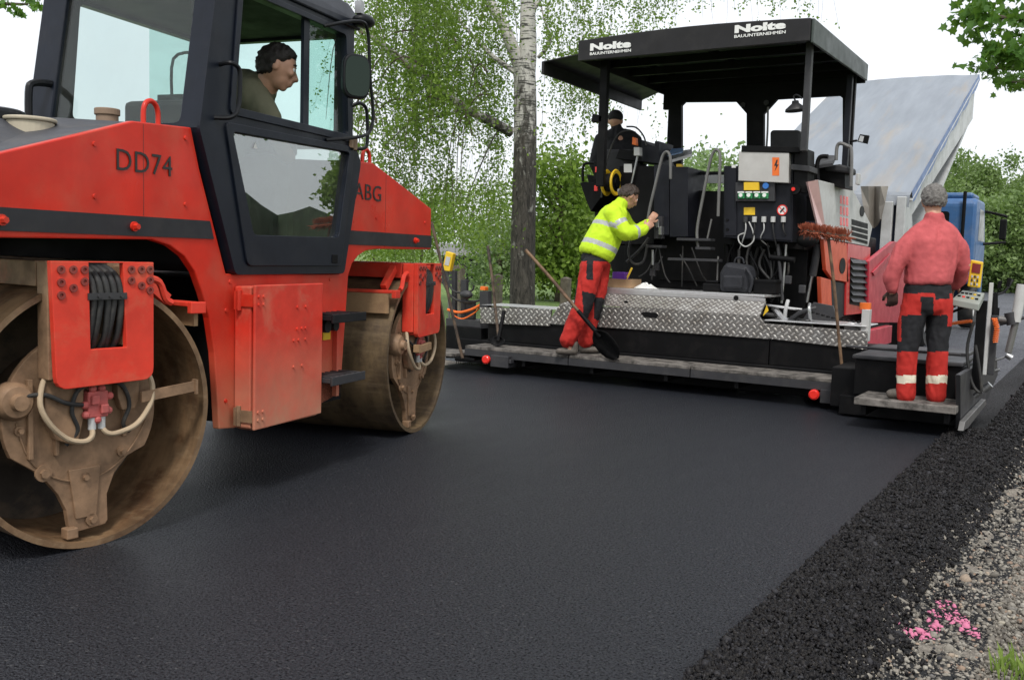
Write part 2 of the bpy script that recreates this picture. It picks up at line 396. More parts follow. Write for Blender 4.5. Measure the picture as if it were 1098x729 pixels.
# ------------------------------------------------------------------ ground
EDGE = -1.0
def edge_out(y):     # outer edge of the loose asphalt
    return -.60+.07*noise.noise(Vector((y*1.3, 3, 0)))+.05*noise.noise(Vector((y*4.1, 9, 0)))+.035*max(0, y-3.2)*(1 if y < 8 else 0)+(.168 if y >= 8 else 0)
def edge_in(y): return EDGE if y < 8.35 else -.76
def hgt(x, y):
    e = edge_out(y)
    if x < e-.14: z = .022+.012*noise.noise(Vector((x*7, y*7, 8)))
    elif x < e+.05: z = .022-.10*((x-e+.14)/.19)
    else: z = -.078
    if x > e: z += .03*noise.noise(Vector((x*2.2, y*2.2, 1)))+.05*max(0, x-.2)
    z += .010*noise.noise(Vector((x*14, y*14, 4)))
    return z
def sheet(x0, x1, y0, y1, z, nx=1, ny=1, fn=None):
    b = MB(); vs = []
    for j in range(ny+1):
        for i in range(nx+1):
            x = x0+(x1-x0)*i/nx; y = y0+(y1-y0)*j/ny; vs.append((x, y, z if fn is None else fn(x, y)))
    b.add(vs, [(j*(nx+1)+i, j*(nx+1)+i+1, (j+1)*(nx+1)+i+1, (j+1)*(nx+1)+i) for j in range(ny) for i in range(nx)])
    return b.mesh()

def asphalt(name, c0, c1, rough, scale, bump, speck):
    m, t, out = nt(name); n = N(t); co = n('TexCoord').outputs['Object']
    v1 = n('TexVoronoi', {'Vector': co, 'Scale': scale}).outputs[0]; v2 = n('TexVoronoi', {'Vector': co, 'Scale': scale*.45}).outputs[0]
    ns = n.noise(co, scale*.62, 5, .75); big = n.noise(n('Mapping', {0: co, 3: (1, .35, 1)}).outputs[0], .9, 5, .6)
    pits = n.mr(ns, .40, .50, 0, 1)
    col = n.mix(n.mr(v1, .05, .55), c4(c1), c4(c0))
    col = n.mix(n.mr(big, .3, .7, 0, .35), col, c4([c*.55 for c in c0]))
    col = n.mix(pits, c4([c*.18 for c in c0]), col)
    sp = n.mr(n('TexVoronoi', {'Vector': co, 'Scale': scale*.6}, feature='F1').outputs[1], 0, 1)
    spk = n.mr(n('SeparateColor', {0: n('TexVoronoi', {'Vector': co, 'Scale': scale*.7}).outputs['Color']}).outputs[0], .985, .99, 0, speck)
    col = n.mix(spk, col, (.3, .29, .28, 1))
    p = n('BsdfPrincipled', {'Base Color': col, 'Roughness': n.mr(big, .3, .7, rough-.08, rough+.10), 'Specular IOR Level': n.mr(pits, 0, 1, .02, .44)})
    h = n.math('ADD', n.math('MULTIPLY', v1, -.6), n.math('ADD', n.math('MULTIPLY', v2, -.6), n.math('MULTIPLY', ns, .8)))
    b = n('Bump', {'Height': h, 'Strength': bump, 'Distance': .008}); t.links.new(b.outputs[0], p.inputs['Normal'])
    t.links.new(p.outputs[0], out.inputs[0]); return m
M['asphalt'] = asphalt('fresh_asphalt', (.011, .013, .019), (.044, .048, .060), .42, 165, 1.0, .12)
M['oldroad'] = asphalt('base_course', (.085, .09, .105), (.13, .135, .15), .6, 60, .5, .3)
M['loosebase'] = asphalt('loose_asphalt_bed', (.004, .004, .005), (.008, .008, .009), .7, 90, 1, .1)
def gravelm():
    m, t, out = nt('gravel_bed'); n = N(t); co = n('TexCoord').outputs['Object']
    a = n.noise(co, 30, 8, .75); v = n('TexVoronoi', {'Vector': co, 'Scale': 70})
    col = n.ramp(a, [(.3, (.09, .08, .068)), (.5, (.20, .175, .145)), (.7, (.32, .29, .24))])
    p = n('BsdfPrincipled', {'Base Color': col, 'Roughness': .95})
    b = n('Bump', {'Height': n.math('ADD', a, v.outputs[0]), 'Strength': 1, 'Distance': .01}); t.links.new(b.outputs[0], p.inputs['Normal'])
    t.links.new(p.outputs[0], out.inputs[0]); return m
M['gravelbed'] = gravelm()
def grassm():
    m, t, out = nt('lawn'); n = N(t); co = n('TexCoord').outputs['Object']
    a = n.noise(co, .25, 6, .6); b_ = n.noise(co, 12, 6, .7)
    col = n.mix(n.mr(a, .35, .65), (.11, .19, .04, 1), (.20, .29, .08, 1)); col = n.mix(n.mr(b_, .35, .65, 0, .5), col, (.035, .07, .012, 1))
    p = n('BsdfPrincipled', {'Base Color': col, 'Roughness': .9})
    b = n('Bump', {'Height': b_, 'Strength': 1, 'Distance': .05}); t.links.new(b.outputs[0], p.inputs['Normal'])
    t.links.new(p.outputs[0], out.inputs[0]); return m
M['grass'] = grassm()
def stonem(name, stops, rough, pink=False):
    m, t, out = nt(name); n = N(t); co = n('TexCoord').outputs['Object']
    s = n('Attribute', attribute_name='shade').outputs['Fac']; col = n.ramp(s, stops)
    col = n.mix(n.mr(n.noise(co, 90, 4), .4, .7, 0, .4), col, (0.06, .053, .045, 1))
    if pink:
        pk = n('Attribute', attribute_name='pink').outputs['Fac']; col = n.mix(pk, col, (.55, .17, .28, 1))
    p = n('BsdfPrincipled', {'Base Color': col, 'Roughness': rough, 'Specular IOR Level': .4 if pink else .10}); t.links.new(p.outputs[0], out.inputs[0]); return m
M['astone'] = stonem('asphalt_stone', [(0, (.002, .002, .003)), (.8, (.009, .009, .011)), (1, (.035, .035, .04))], .45)
M['gstone'] = stonem('gravel_stone', [(0, (.07, .063, .055)), (.35, (.17, .155, .13)), (.6, (.24, .22, .185)), (.82, (.31, .29, .25)), (.88, (.25, .16, .11)), (.94, (.42, .38, .30)), (1, (.13, .125, .12))], .85, True)

struct('ground', sheet(-400, 400, -60, 900, -.16, 1, 1), M['grass'])
struct('lawn', sheet(-120, -7.2, -20, 160, -.02, 30, 40, lambda x, y: -.02+.10*noise.noise(Vector((x*.1, y*.1, 0)))+.012*max(0, -x-14)), M['grass'])
struct('fresh_asphalt', sheet(-6.35, -.985, -8, 9.3, 0, 1, 1), M['asphalt'])
struct('road', sheet(-7.2, -.5, 9.25, 70, -.035, 1, 1), M['oldroad'])
struct('road_shoulder', sheet(-7.4, -6.3, -8, 9.5, -.03), M['gravelbed'])
struct('loose_asphalt', sheet(-1.06, -.3, 1.2, 26, 0, 38, 500, lambda x, y: (min(hgt(x, y), .03)-.004) if x > edge_in(y)-.0 else -.02), M['loosebase'])
struct('gravel_shoulder', sheet(-.62, 6, 1.2, 70, 0, 60, 260, lambda x, y: hgt(x, y)-.012 if x > edge_out(y)-.02 else -.13), M['gravelbed'])
struct('meadow', sheet(1.3, 120, 6, 120, 0, 1, 1, lambda x, y: .03 if x < 2 else .45), M['grass'])
hb = MB(); vs = []
# wooded hills right of the view, seen only mirrored in the roller's glass
for i in range(61):
    a = R(30+i*.93); d = 120+8*math.sin(i); h = max(1.5, 8.6-(.36*max(0, i-33))+1.3*noise.noise(Vector((i*.45, 5, 0)))+.6*noise.noise(Vector((i*1.9, 2, 0)))); x, y = -4+d*math.cos(a), 4+d*math.sin(a)
    vs += [(x, y, -.2), (x*1.04, y*1.04, h), (x*1.3, y*1.3, h*.7)]
hb.add(vs, [(3*i, 3*i+3, 3*i+4, 3*i+1) for i in range(60)]+[(3*i+1, 3*i+4, 3*i+5, 3*i+2) for i in range(60)])
struct('hills', hb.mesh(), surf('wooded_hill', (.035, .055, .025), .9, var=.4, vscale=.3, bump=1, bscale=2))

# stones
ICO = None
def ico():
    bm = bmesh.new(); bmesh.ops.create_icosphere(bm, subdivisions=1, radius=1); v = np.array([x.co[:] for x in bm.verts]); f = np.array([[q.index for q in p.verts] for p in bm.faces]); bm.free(); return v, f
IV, IF = ico()
def proj_np(P):
    d = P-np.array(CC); z = d@np.array(CF); return 549+FOC*(d@np.array(CR))/z, 364.5-FOC*(d@np.array(CU))/z, z
def stones(name, pts, size, mat, seed, pink=None, **k):
    g = np.random.default_rng(seed); n = len(pts)
    V = IV[None]*(1+.75*(g.random((n, len(IV)))-.5))[:, :, None]
    V = V*(g.uniform(.45, 1.15, (n, 1, 3)))*size[:, None, None]
    q = g.normal(size=(n, 4)); q /= np.linalg.norm(q, axis=1)[:, None]; w_, x, y, z = q.T
    Rm = np.stack([1-2*(y*y+z*z), 2*(x*y-z*w_), 2*(x*z+y*w_), 2*(x*y+z*w_), 1-2*(x*x+z*z), 2*(y*z-x*w_), 2*(x*z-y*w_), 2*(y*z+x*w_), 1-2*(x*x+y*y)], 1).reshape(n, 3, 3)
    V = np.einsum('nij,nkj->nki', Rm, V)+pts[:, None, :]
    Fc = (IF[None]+(np.arange(n)*len(IV))[:, None, None]).reshape(-1, 3)
    me = np_mesh(name, V.reshape(-1, 3), Fc, 3, np.repeat(g.random(n), len(IF)))
    if pink is not None:
        a = me.attributes.new('pink', 'FLOAT', 'FACE'); a.data.foreach_set('value', np.repeat(pink, len(IF)).astype(np.float32))
    return link(name, me, mat, kind='stuff', **k)
def scatter(n, ok, hz, ymax, xr, seed, dist_pow=2.2):
    g = np.random.default_rng(seed); out = []
    while len(out) < n:
        u = g.random(); y = 1.9*(ymax/1.9)**u; x = g.uniform(*xr)
        if not ok(x, y): continue
        d = Vector((x, y, 0))-CC; z = d.dot(CF)
        if z < .5: continue
        px = 549+FOC*d.dot(CR)/z; py = 364.5-FOC*d.dot(CU)/z
        if px > 1460 or py > 900 or px < 500: continue
        if g.random() > min(1, (3.2/z)**.6): continue
        out.append((x, y, hz(x, y)))
    return np.array(out)
g_ = np.random.default_rng(3)
pa = scatter(46000, lambda x, y: edge_in(y)-.015+.012*noise.noise(Vector((y*9, 0, 2))) < x < edge_out(y)+.05*abs(noise.noise(Vector((x*9, y*9, 2))))+(.12 if g_.random() < .06 else 0), lambda x, y: hgt(x, y)+.002, 24, (-1.03, -.2), 5)
stones('loose_asphalt_stones', pa, g_.uniform(.0032, .008, len(pa))*np.where(g_.random(len(pa)) < .03, 1.9, 1)*(1+pa[:, 1]/14), M['astone'], 6)
pg = scatter(92000, lambda x, y: x > edge_out(y)-.07, lambda x, y: hgt(x, y)-.006, 22, (-.8, 2.6), 8)
sz = .0028+.0078*g_.random(len(pg))**2.4; sz *= (1+pg[:, 1]/14); sz[g_.random(len(pg)) < .015] *= 2.0
PL = [on_z(x, y, -.07) for x, y in ((964, 672), (996, 676), (1003, 657), (1012, 646), (1022, 656), (1043, 674))]
def pinkness(p):
    d = 9
    for a, b in zip(PL[:-1], PL[1:]):
        ab = b-a; tt = max(0, min(1, (Vector(p)-a).dot(ab)/ab.dot(ab))); d = min(d, (Vector(p)-a-ab*tt).length)
    return 1.0 if d < .040+.03*noise.noise(Vector(p)*30) else 0.0
stones('gravel', pg, sz, M['gstone'], 9, pink=np.array([pinkness(p)*(g_.random() < .9) for p in pg]))

# grass tuft by the gravel
def blades(name, c, n, rad, h, seed, mat, **k):
    g = np.random.default_rng(seed); V = []; 
    for i in range(n):
        a = g.random()*2*PI; r = rad*math.sqrt(g.random()); x = c[0]+r*math.cos(a); y = c[1]+r*math.sin(a); hh = h*g.uniform(.4, 1); b = g.random()*2*PI; l = hh*g.uniform(.1, .6); w_ = .003
        dx, dy = math.cos(b), math.sin(b); z = c[2]
        V += [(x-dy*w_, y+dx*w_, z), (x+dy*w_, y-dx*w_, z), (x+dx*l*.35+dy*w_*.8, y+dy*l*.35-dx*w_*.8, z+hh*.6), (x+dx*l, y+dy*l, z+hh*.95)]
    V = np.array(V); me = np_mesh(name, V, np.arange(len(V)).reshape(-1, 4), 4, g.random(n)); return link(name, me, mat, kind='stuff', **k)
M['blade'] = foliage('grass_blade', (.12, .20, .04), (.32, .42, .10), 20, .4)
tp = on_z(1106, 722, -.06); blades('grass', (tp.x, tp.y, -.09), 150, .12, .10, 4, M['blade'])

# ------------------------------------------------------------------ trees
def limb(b, pts, r0, r1, n=10): b.tube(pts, [r0, r1], n=n, sub=5)
def cloud(c, rad, nclump, per, spread, seed, flat=1.0, hollow=.35):
    g = np.random.default_rng(seed); d = g.normal(size=(nclump, 3)); d /= np.linalg.norm(d, axis=1)[:, None]
    r = hollow+(1-hollow)*g.random(nclump)**.5; cc = np.array(c)+d*r[:, None]*np.array(rad)
    P = np.repeat(cc, per, 0)+g.normal(size=(nclump*per, 3))*spread*np.array([1, 1, flat]); return P
def tree(name, label, base, height, rad, leaf, mat, seed, nclump=70, per=60, spread=.5, trunk_r=.15, crown_low=.25, group=None, cat='tree', gp=None):
    base = Vector(base); t = thing(name, label, cat, base, 0, group)
    b = MB(); g = np.random.default_rng(seed); top = base+Vector((0, 0, height*.75))
    limb(b, [base-Vector((0, 0, .2)), base+Vector((.1, 0, height*.4)), top], trunk_r, trunk_r*.3)
    for i in range(5):
        a = g.random()*2*PI; s = base+Vector((0, 0, height*(.3+.08*i))); limb(b, [s, s+Vector((math.cos(a)*rad*.3, math.sin(a)*rad*.3, height*.12)), s+Vector((math.cos(a)*rad*.7, math.sin(a)*rad*.7, height*.2))], trunk_r*.4, trunk_r*.1, 6)
    b.build('trunk', M['bark'], t)
    hz = height*(1-crown_low)/2; c = base+Vector((0, 0, height*crown_low+hz))
    P = cloud(c, (rad, rad, hz), nclump, per, spread, seed)
    P[:, 2] = np.maximum(P[:, 2], base.z+.05)
    link('crown', leaf_mesh('crown', P, leaf, seed=seed), mat, t); return t

# the birch
B0 = on_z(561, 343, 0); BD = (B0-CC).dot(CF)
def bp(x, y, dd=0): return at(x, y, BD+dd)
bt = thing('birch_tree', 'large birch with white and black bark and hanging leafy twigs, behind the paver', 'tree', B0)
b = MB()
b.tube([bp(562, 352), bp(560, 338), bp(561, 250), bp(563, 160), bp(563, 100), bp(562, 70)], [.30, .255, .24, .225, .22, .21], n=20, sub=5)
b.tube([bp(563, 85), bp(566, 55), bp(566, 10), bp(567, -60), bp(574, -180)], [.20, .15, .12], n=14)
b.tube([bp(562, 82), bp(553, 60), bp(541, 30), bp(526, 2), bp(500, -60)], [.15, .11, .08], n=12)
b.build('trunk', M['birch'], bt, smooth=True)
b = MB()
for pts, r in (([(548, 142, 0), (522, 128, -.3), (495, 114, -.5), (455, 82, -.8), (402, 42, -1), (360, 5, -1.2), (310, -60, -1.4)], .11),
               ([(553, 78, 0), (530, 62, .3), (508, 40, .5), (486, 12, .8), (460, -40, 1)], .06), ([(577, 62, 0), (590, 45, -.2), (584, 22, -.4), (576, -10, -.4)], .04),
               ([(540, 134, 0), (528, 150, -.3), (510, 190, -.6), (500, 215, -.7)], .02), ([(500, 116, -.5), (470, 125, -.9), (440, 132, -1.1), (410, 160, -1.4)], .02),
               ([(566, 20, 0), (610, -40, 0), (680, -70, -.4), (760, -60, -.8), (850, -40, -1)], .05), ([(566, -20, 0), (520, -90, .8), (440, -110, 1.5), (380, -70, 2)], .05)):
    b.tube([bp(*p) for p in pts], [r, r*.3], n=8)
b.build('branch', M['birch'], bt, smooth=True)
gb_ = np.random.default_rng(55)
for i in range(34):
    x = gb_.uniform(385, 540); y = gb_.uniform(-40, 150); d0 = gb_.uniform(-2, 2); dx = gb_.uniform(-60, -15) if gb_.random() < .7 else gb_.uniform(10, 40); up_ = gb_.uniform(-30, 10); bb = MB()
    bb.tube([bp(x, y, d0), bp(x+dx*.4, y+up_, d0+.2), bp(x+dx*.8, y+up_+25, d0+.3), bp(x+dx, y+up_+gb_.uniform(60, 130), d0+.3)], [.022, .004], n=5, sub=4); bb.build('branch', M['bark'], bt, smooth=True)
g = np.random.default_rng(21); LP = []; tw = MB()
for x0, x1, t0, t1, b0, b1, cnt, dn in ((372, 470, -160, 60, 40, 250, 105, 1), (440, 548, -160, 60, 60, 240, 135, 1), (376, 545, 40, 190, 150, 310, 80, .9), (545, 585, -160, -20, 0, 60, 14, .8), (584, 640, -160, 20, 40, 205, 40, .9),
                                    (620, 712, -160, 20, 60, 200, 44, .8), (700, 892, -170, -30, -5, 32, 60, .9), (395, 500, 130, 200, 240, 335, 42, 1), (500, 548, 150, 230, 240, 300, 20, 1), (745, 800, 20, 60, 80, 135, 3, .5)):
    for i in range(cnt):
        x = g.uniform(x0, x1); ya = g.uniform(t0, t1); yb = max(g.uniform(b0, b1), ya+20); dd = g.uniform(-2.6, 2.6) if not 545 < x < 580 else g.uniform(1, 2.6)
        a = bp(x, ya, dd); z1 = bp(x, yb, dd).z; L = a.z-z1; k = max(4, int(L/.018*dn)); sw = g.uniform(-.16, .16, 2)
        T = np.sort(g.random(k)); X = np.array([a.x+sw[0]*(T**1.5)*L, a.y+sw[1]*(T**1.5)*L, a.z-T*L]).T
        X += g.normal(size=X.shape)*(.035+.05*np.abs(np.sin(T*9+i)))[:, None]
        kp = np.array([noise.noise(Vector(p)*.75+Vector((3, 1, 7)))+.45*noise.noise(Vector(p)*2.3) > (-.12 if p[2] > 3.4 else .03) for p in X]); LP.append(X[kp])
        if i % 2 == 0: tw.tube([a, a+Vector((sw[0]*.35*L, sw[1]*.35*L, -L*.5)), a+Vector((sw[0]*L, sw[1]*L, -L))], [.0035, .002], n=3, sub=2)
for x0, x1, y0, y1, cnt in ((372, 548, -30, 160, 400), (380, 548, 160, 310, 130), (584, 640, -20, 130, 45), (640, 712, -20, 110, 30)):
    for i in range(cnt):
        a = bp(g.uniform(x0, x1), g.uniform(y0, y1), g.uniform(-2.5, 2.5)); s_ = g.uniform(.10, .24); k = int(g.uniform(18, 60)); X = np.array(a)+g.normal(size=(k, 3))*np.array([s_, s_, s_*1.3])
        if noise.noise(a*.75+Vector((3, 1, 7))) > -.06: LP.append(X)
crown = link('crown', leaf_mesh('crown', np.concatenate(LP), .053, droop=.5, seed=3), M['leaf_birch'], bt)
tw.build('twigs', M['bark'], bt)

# bushes and trees beyond the lawn
def place(px, D, py=None): p = at(px, 300, D); return (p.x, p.y, 0)
k = 0
for px, D, h, rad, nm, lab, mt, leaf, ncl in (
    (400, 58, 5.6, 4.0, 'leafy_tree', 'green tree beyond the lawn just right of the roller cab', 'leaf_bush', .15, 90),
    (450, 50, 4.2, 3.2, 'bush', 'low rounded bush beyond the lawn above the roller hood end', 'leaf_bush', .13, 80),
    (505, 62, 5.8, 4.6, 'leafy_tree', 'green tree behind the shed, left of the birch trunk', 'leaf_bush', .15, 110),
    (533, 27, 2.2, .9, 'bush', 'small light bush just left of the birch trunk', 'leaf_haz', .11, 40),
    (598, 27, 4.3, 1.15, 'leafy_tree', 'bright green tree between the birch trunk and the yellow jacket', 'leaf_bush', .13, 95),
    (640, 30, 4.2, 1.5, 'leafy_tree', 'bright green tree behind the yellow hose reel', 'leaf_bush', .14, 100),
    (600, 60, 3.6, 3.4, 'bush', 'wide dark hedge bush low behind the birch trunk', 'leaf_bush', .15, 120),
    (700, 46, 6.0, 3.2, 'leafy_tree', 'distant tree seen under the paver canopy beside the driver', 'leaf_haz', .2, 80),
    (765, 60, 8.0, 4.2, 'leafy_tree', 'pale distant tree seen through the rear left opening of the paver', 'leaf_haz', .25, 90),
    (300, 55, 4.5, 4, 'leafy_tree', 'tree beyond the lawn hidden mostly by the roller cab', 'leaf_bush', .2, 80)):
    k += 1; tree(nm, lab, place(px, D), h, rad, leaf, M[mt], 40+k, ncl, 75, .28 if D < 40 else .45, .1, .02 if nm == 'bush' or px in (598, 640) else .12)
for i, (px, D, h, rad, lab) in enumerate(((985, 62, 7.2, 3.2, 'forest tree standing left of the blue truck cab, partly behind the tipper'), (1018, 66, 8.6, 3.4, 'tall forest tree rising straight above the blue truck cab'), (1050, 70, 9.6, 3.6, 'highest forest tree, right of the blue cab roof'),
                                 (1082, 64, 8.0, 3.4, 'forest tree with broad crown near the right picture edge'), (1118, 66, 8.4, 3.6, 'forest tree cut by the right picture edge'), (1038, 56, 5.2, 3.0, 'lower forest tree in front of the taller ones right of the blue cab'), (1095, 56, 5.4, 3.2, 'lower forest tree above the guard rail'), (1150, 60, 7, 3.5, 'forest tree wholly right of the road bend'))):
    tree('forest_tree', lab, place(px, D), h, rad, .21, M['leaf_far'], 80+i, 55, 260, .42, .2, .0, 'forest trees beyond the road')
# maple reaching in from the right and one from the left
def side_tree(name, label, base, limbs, leafpts, seed, leaf):
    t = thing(name, label, 'tree', base); b = MB(); base = Vector(base); top = Vector((base.x, base.y, 5.2))
    limb(b, [base-Vector((0, 0, .2)), base+Vector((.05, 0, 2)), top, top+Vector((.2, .2, 2))], .2, .08)
    g = np.random.default_rng(seed); P = []
    for l in limbs: b.tube([top-Vector((0, 0, 1.2))]+l, [.07, .012], n=7)
    b.build('trunk', M['bark'], t, smooth=True)
    for c, r, k in leafpts: P.append(np.array(c)+g.normal(size=(k, 3))*np.array([r, r, r*.55]))
    link('crown', leaf_mesh('crown', np.concatenate(P), leaf, shape='maple', seed=seed), M['leaf_maple'], t); return t
q = lambda x, y, d: at(x, y, d)
tb = q(1460, 300, 10); tb.z = 0
lp = []
gg = np.random.default_rng(5)
for (x, y) in ((1034, 18), (1050, 10), (1062, 25), (1046, 38), (1078, 12), (1092, 20), (1083, 40), (1096, 48), (1066, 52), (1050, 66), (1062, 74), (1080, 66), (1095, 70), (1090, 88), (1078, 84), (1100, 90), (1060, 2), (1078, -8), (1098, -10), (1044, -4), (1072, 60), (1108, 30), (1112, 62), (1125, 84)):
    lp.append((q(x+gg.uniform(-3, 3), y+gg.uniform(-3, 3), 10+gg.uniform(-.5, .5)), .085, 26))
for i in range(60): lp.append((q(gg.uniform(1130, 1700), gg.uniform(-330, 130), 10+gg.uniform(-2, 2)), .25, 60))
side_tree('maple_tree', 'maple whose leafy branch hangs into the upper right corner', tb, [[q(1250, -10, 10), q(1120, 20, 10), q(1050, 15, 10)], [q(1250, 30, 10), q(1120, 70, 10), q(1055, 72, 10)], [q(1300, -40, 10), q(1150, -30, 10), q(1060, -5, 10)], [q(1250, 60, 10), q(1140, 80, 10), q(1085, 88, 10)]], lp, 61, .085)
tb = q(-420, 300, 12); tb.z = 0; lp = []
for (x, y) in ((4, 4), (14, 9), (18, 14), (32, 2), (40, 8), (-8, 6), (8, -8), (25, -8), (42, -4), (60, -14)): lp.append((q(x, y, 12+gg.uniform(-.4, .4)), .055, 15))
for i in range(40): lp.append((q(gg.uniform(-500, -20), gg.uniform(-300, 30), 12+gg.uniform(-2, 2)), .3, 40))
side_tree('maple_tree', 'maple with only its leaf tips showing in the upper left corner', tb, [[q(-150, -30, 12), q(-40, 0, 12), q(30, 5, 12)]], lp, 62, .07)

# ------------------------------------------------------------------ far small things
sp = at(505, 290, 38); t = thing('garden_shed', 'low grey shed beyond the lawn, left of the birch trunk', 'shed', (sp.x, sp.y, 0), R(25))
x = MB(ROOTM[t.name]); x.box((-1.0, -.8, 0), (1.0, .8, 1.15)); x.build('wall', M['greyd'], t)
x = MB(ROOTM[t.name]); x.hexa([(-1.3, -1.05, 1.15), (1.3, -1.05, 1.15), (1.3, 1.05, 1.15), (-1.3, 1.05, 1.15), (-1.2, -.5, 1.6), (1.2, -.5, 1.6), (1.2, .5, 1.6), (-1.2, .5, 1.6)]); x.build('roof', surf('shed_roof', (.17, .17, .17), .8), t)
x = MB(ROOTM[t.name]); x.box((-.35, -.83, .02), (.35, -.802, 1.0)); x.build('door', M['black'], t)
for i, (px, py0, D, h, lab) in enumerate(((607, 322, 21, .78, 'weathered wooden fence post right of the birch trunk'), (492, 322, 19, 1.0, 'weathered wooden fence post seen just right of the roller drum'), (534, 322, 23, .75, 'short wooden fence post left of the birch trunk'))):
    p = on_z(px, 330, -.02) if False else at(px, 300, D); p = Vector((p.x, p.y, 0))
    x = MB(); x.box((p.x-.09, p.y-.09, -.1), (p.x+.09, p.y+.09, h)); x.add([(p.x-.09, p.y-.09, h), (p.x+.09, p.y-.09, h), (p.x+.09, p.y+.09, h), (p.x-.09, p.y+.09, h), (p.x, p.y, h+.04)], [(0, 1, 4), (1, 2, 4), (2, 3, 4), (3, 0, 4)])
    o = x.build('fence_post', surf('post_wood%d' % i, (.17, .14, .11), .85, var=.4, vscale=9), None, bevel=.008, loc=p, label=lab, cat='post', group='wooden fence posts on the lawn')
ga = at(1070, 296, 60); gb = at(1230, 300, 50); t = thing('guard_rail', 'grey metal guard rail along the far road bend at right', 'guard rail', (ga.x, ga.y, 0))
x = MB(); x.bar((ga.x, ga.y, .88), (gb.x, gb.y, .88), .05, .16); x.build('rail', M['grey'], t)
for i in range(9):
    f = i/8; x = MB(); px_ = ga.x+(gb.x-ga.x)*f; py_ = ga.y+(gb.y-ga.y)*f; x.box((px_-.04, py_+.03, .40), (px_+.04, py_+.1, .97)); x.build('post', M['grey'], t)

mt_ = Vector((-4+44*math.cos(R(71.3)), 4+44*math.sin(R(71.3)), 0)); tree('leafy_tree', 'tree right of the view, seen only as a dark reflection in the roller door glass', mt_, 6.4, 1.6, .28, M['leaf_bush'], 99, 60, 60, .35, .12, .25)
# ------------------------------------------------------------------ road roller (local frame: x towards the far drum, y away from the camera, z up)
RO = on_z(94, 588, 0); TH = R(10.96)
rroot = thing('road_roller', 'red tandem road roller with a black glazed cab and two steel drums, on fresh asphalt', 'road roller', RO, PI/2+TH)
RM = ROOTM[rroot.name]; RI = RM.inverted()
RXW = (RM.to_3x3() @ Vector((1, 0, 0))); RYW = (RM.to_3x3() @ Vector((0, 1, 0)))
def rl(x, y, yy=0.0):    # local point of a pixel on the plane y=yy
    return RI @ on_plane(x, y, RO+RYW*yy, RYW)
def rB(): return MB(RM)
def side(pts, y0, y1, name, mat, parent=rroot, holes=(), bevel=.006, **k):
    b = rB(); b.prism([(x, y0, z) for x, z in pts], (0, y1-y0, 0), [[(x, y0, z) for x, z in h] for h in holes]); return b.build(name, mat, parent, bevel=bevel, **k)

outline = [(-.62, 1.50), (-.4, 1.577), (-.06, 1.68), (.271, 1.782), (.64, 1.803), (.70, 1.62), (.90, 1.13), (1.98, 1.12), (2.10, 1.55), (2.14, 1.80), (2.347, 1.808), (2.6, 1.74), (3.198, 1.571), (3.205, 1.285),
           (2.40, 1.275), (2.273, 1.262), (2.182, 1.229), (2.11, 1.18), (2.07, 1.11), (2.05, .905), (2.03, .72), (2.0, .40), (1.75, .36), (1.0, .35), (.852, .366), (.835, .55), (.814, .749), (.775, .92), (.723, 1.041), (.67, 1.14), (.597, 1.212), (.50, 1.26), (.383, 1.284), (-.406, 1.271), (-.62, 1.27)]
body_m = M['red']
side(outline, .0, .04, 'side_panel', surf('body_red', (.60, .026, .012), .33, var=.22, vscale=3, coat=.08, spec=.28, col2=(.56, .045, .025), c2scale=2.5, c2=(.45, .65), dirt=(.44, .25, .14), dirt_amt=.14, dirt_z=(.30, .85)), label='red side panel with a black stripe, dusty near the ground')
side(outline, 1.41, 1.45, 'side_panel', body_m)
b = rB(); b.box((1.0, .045, .38), (1.98, 1.405, 1.1)); b.box((1.76, -.0, .37), (2.0, .02, .5)); b.build('frame', M['mach'], rroot)
for nm_, lo_, hi_ in (('underside', (-.60, .045, 1.285), (.70, 1.405, 1.31)), ('underside', (2.15, .045, 1.285), (3.18, 1.405, 1.31)), ('end_plate', (-.60, .045, 1.32), (-.57, 1.405, 1.50)), ('end_plate', (3.15, .045, 1.32), (3.185, 1.405, 1.56)),
                      ('bulkhead', (.72, .045, 1.14), (.76, 1.405, 1.30)), ('bulkhead', (2.12, .045, 1.14), (2.14, 1.405, 1.30)), ('bulkhead', (.86, .045, .40), (.90, 1.405, 1.0))):
    b = rB(); b.box(lo_, hi_); b.build(nm_, M['mach'], rroot)
# hood tops: facets rising to the middle
for s in (0, 1):
    b = rB()
    def mx(x): return x
    A = [(-.62, .03, 1.495), (.271, .03, 1.779), (.66, .03, 1.800)]; Bm = [(-.62, .42, 1.70), (.271, .42, 1.805), (.66, .42, 1.806)]
    if s: A = [(3.190, .03, 1.570), (2.60, .03, 1.736), (2.16, .03, 1.797)]; Bm = [(3.190, .42, 1.66), (2.60, .42, 1.78), (2.16, .42, 1.815)]
    xe = A[0][0]; e_ = rB(); e_.prism([(xe, .041, 1.275 if s == 0 else 1.29), (xe, .041, A[0][2]-.01), (xe, .42, Bm[0][2]-.006), (xe, 1.03, Bm[0][2]-.006), (xe, 1.409, A[0][2]-.01), (xe, 1.409, 1.275 if s == 0 else 1.29)], (.012 if s == 0 else -.012, 0, 0)); e_.build('hood_end', M['red'], rroot)
    top = A+Bm+[(x, 1.45-y, z) for x, y, z in Bm]+[(x, 1.45-y, z) for x, y, z in A]
    b.add([(mx(x), y, z) for x, y, z in top], [(0, 1, 4, 3), (1, 2, 5, 4), (3, 4, 7, 6), (4, 5, 8, 7), (6, 7, 10, 9), (7, 8, 11, 10)])
    b.build('hood_top', M['hood'], rroot)
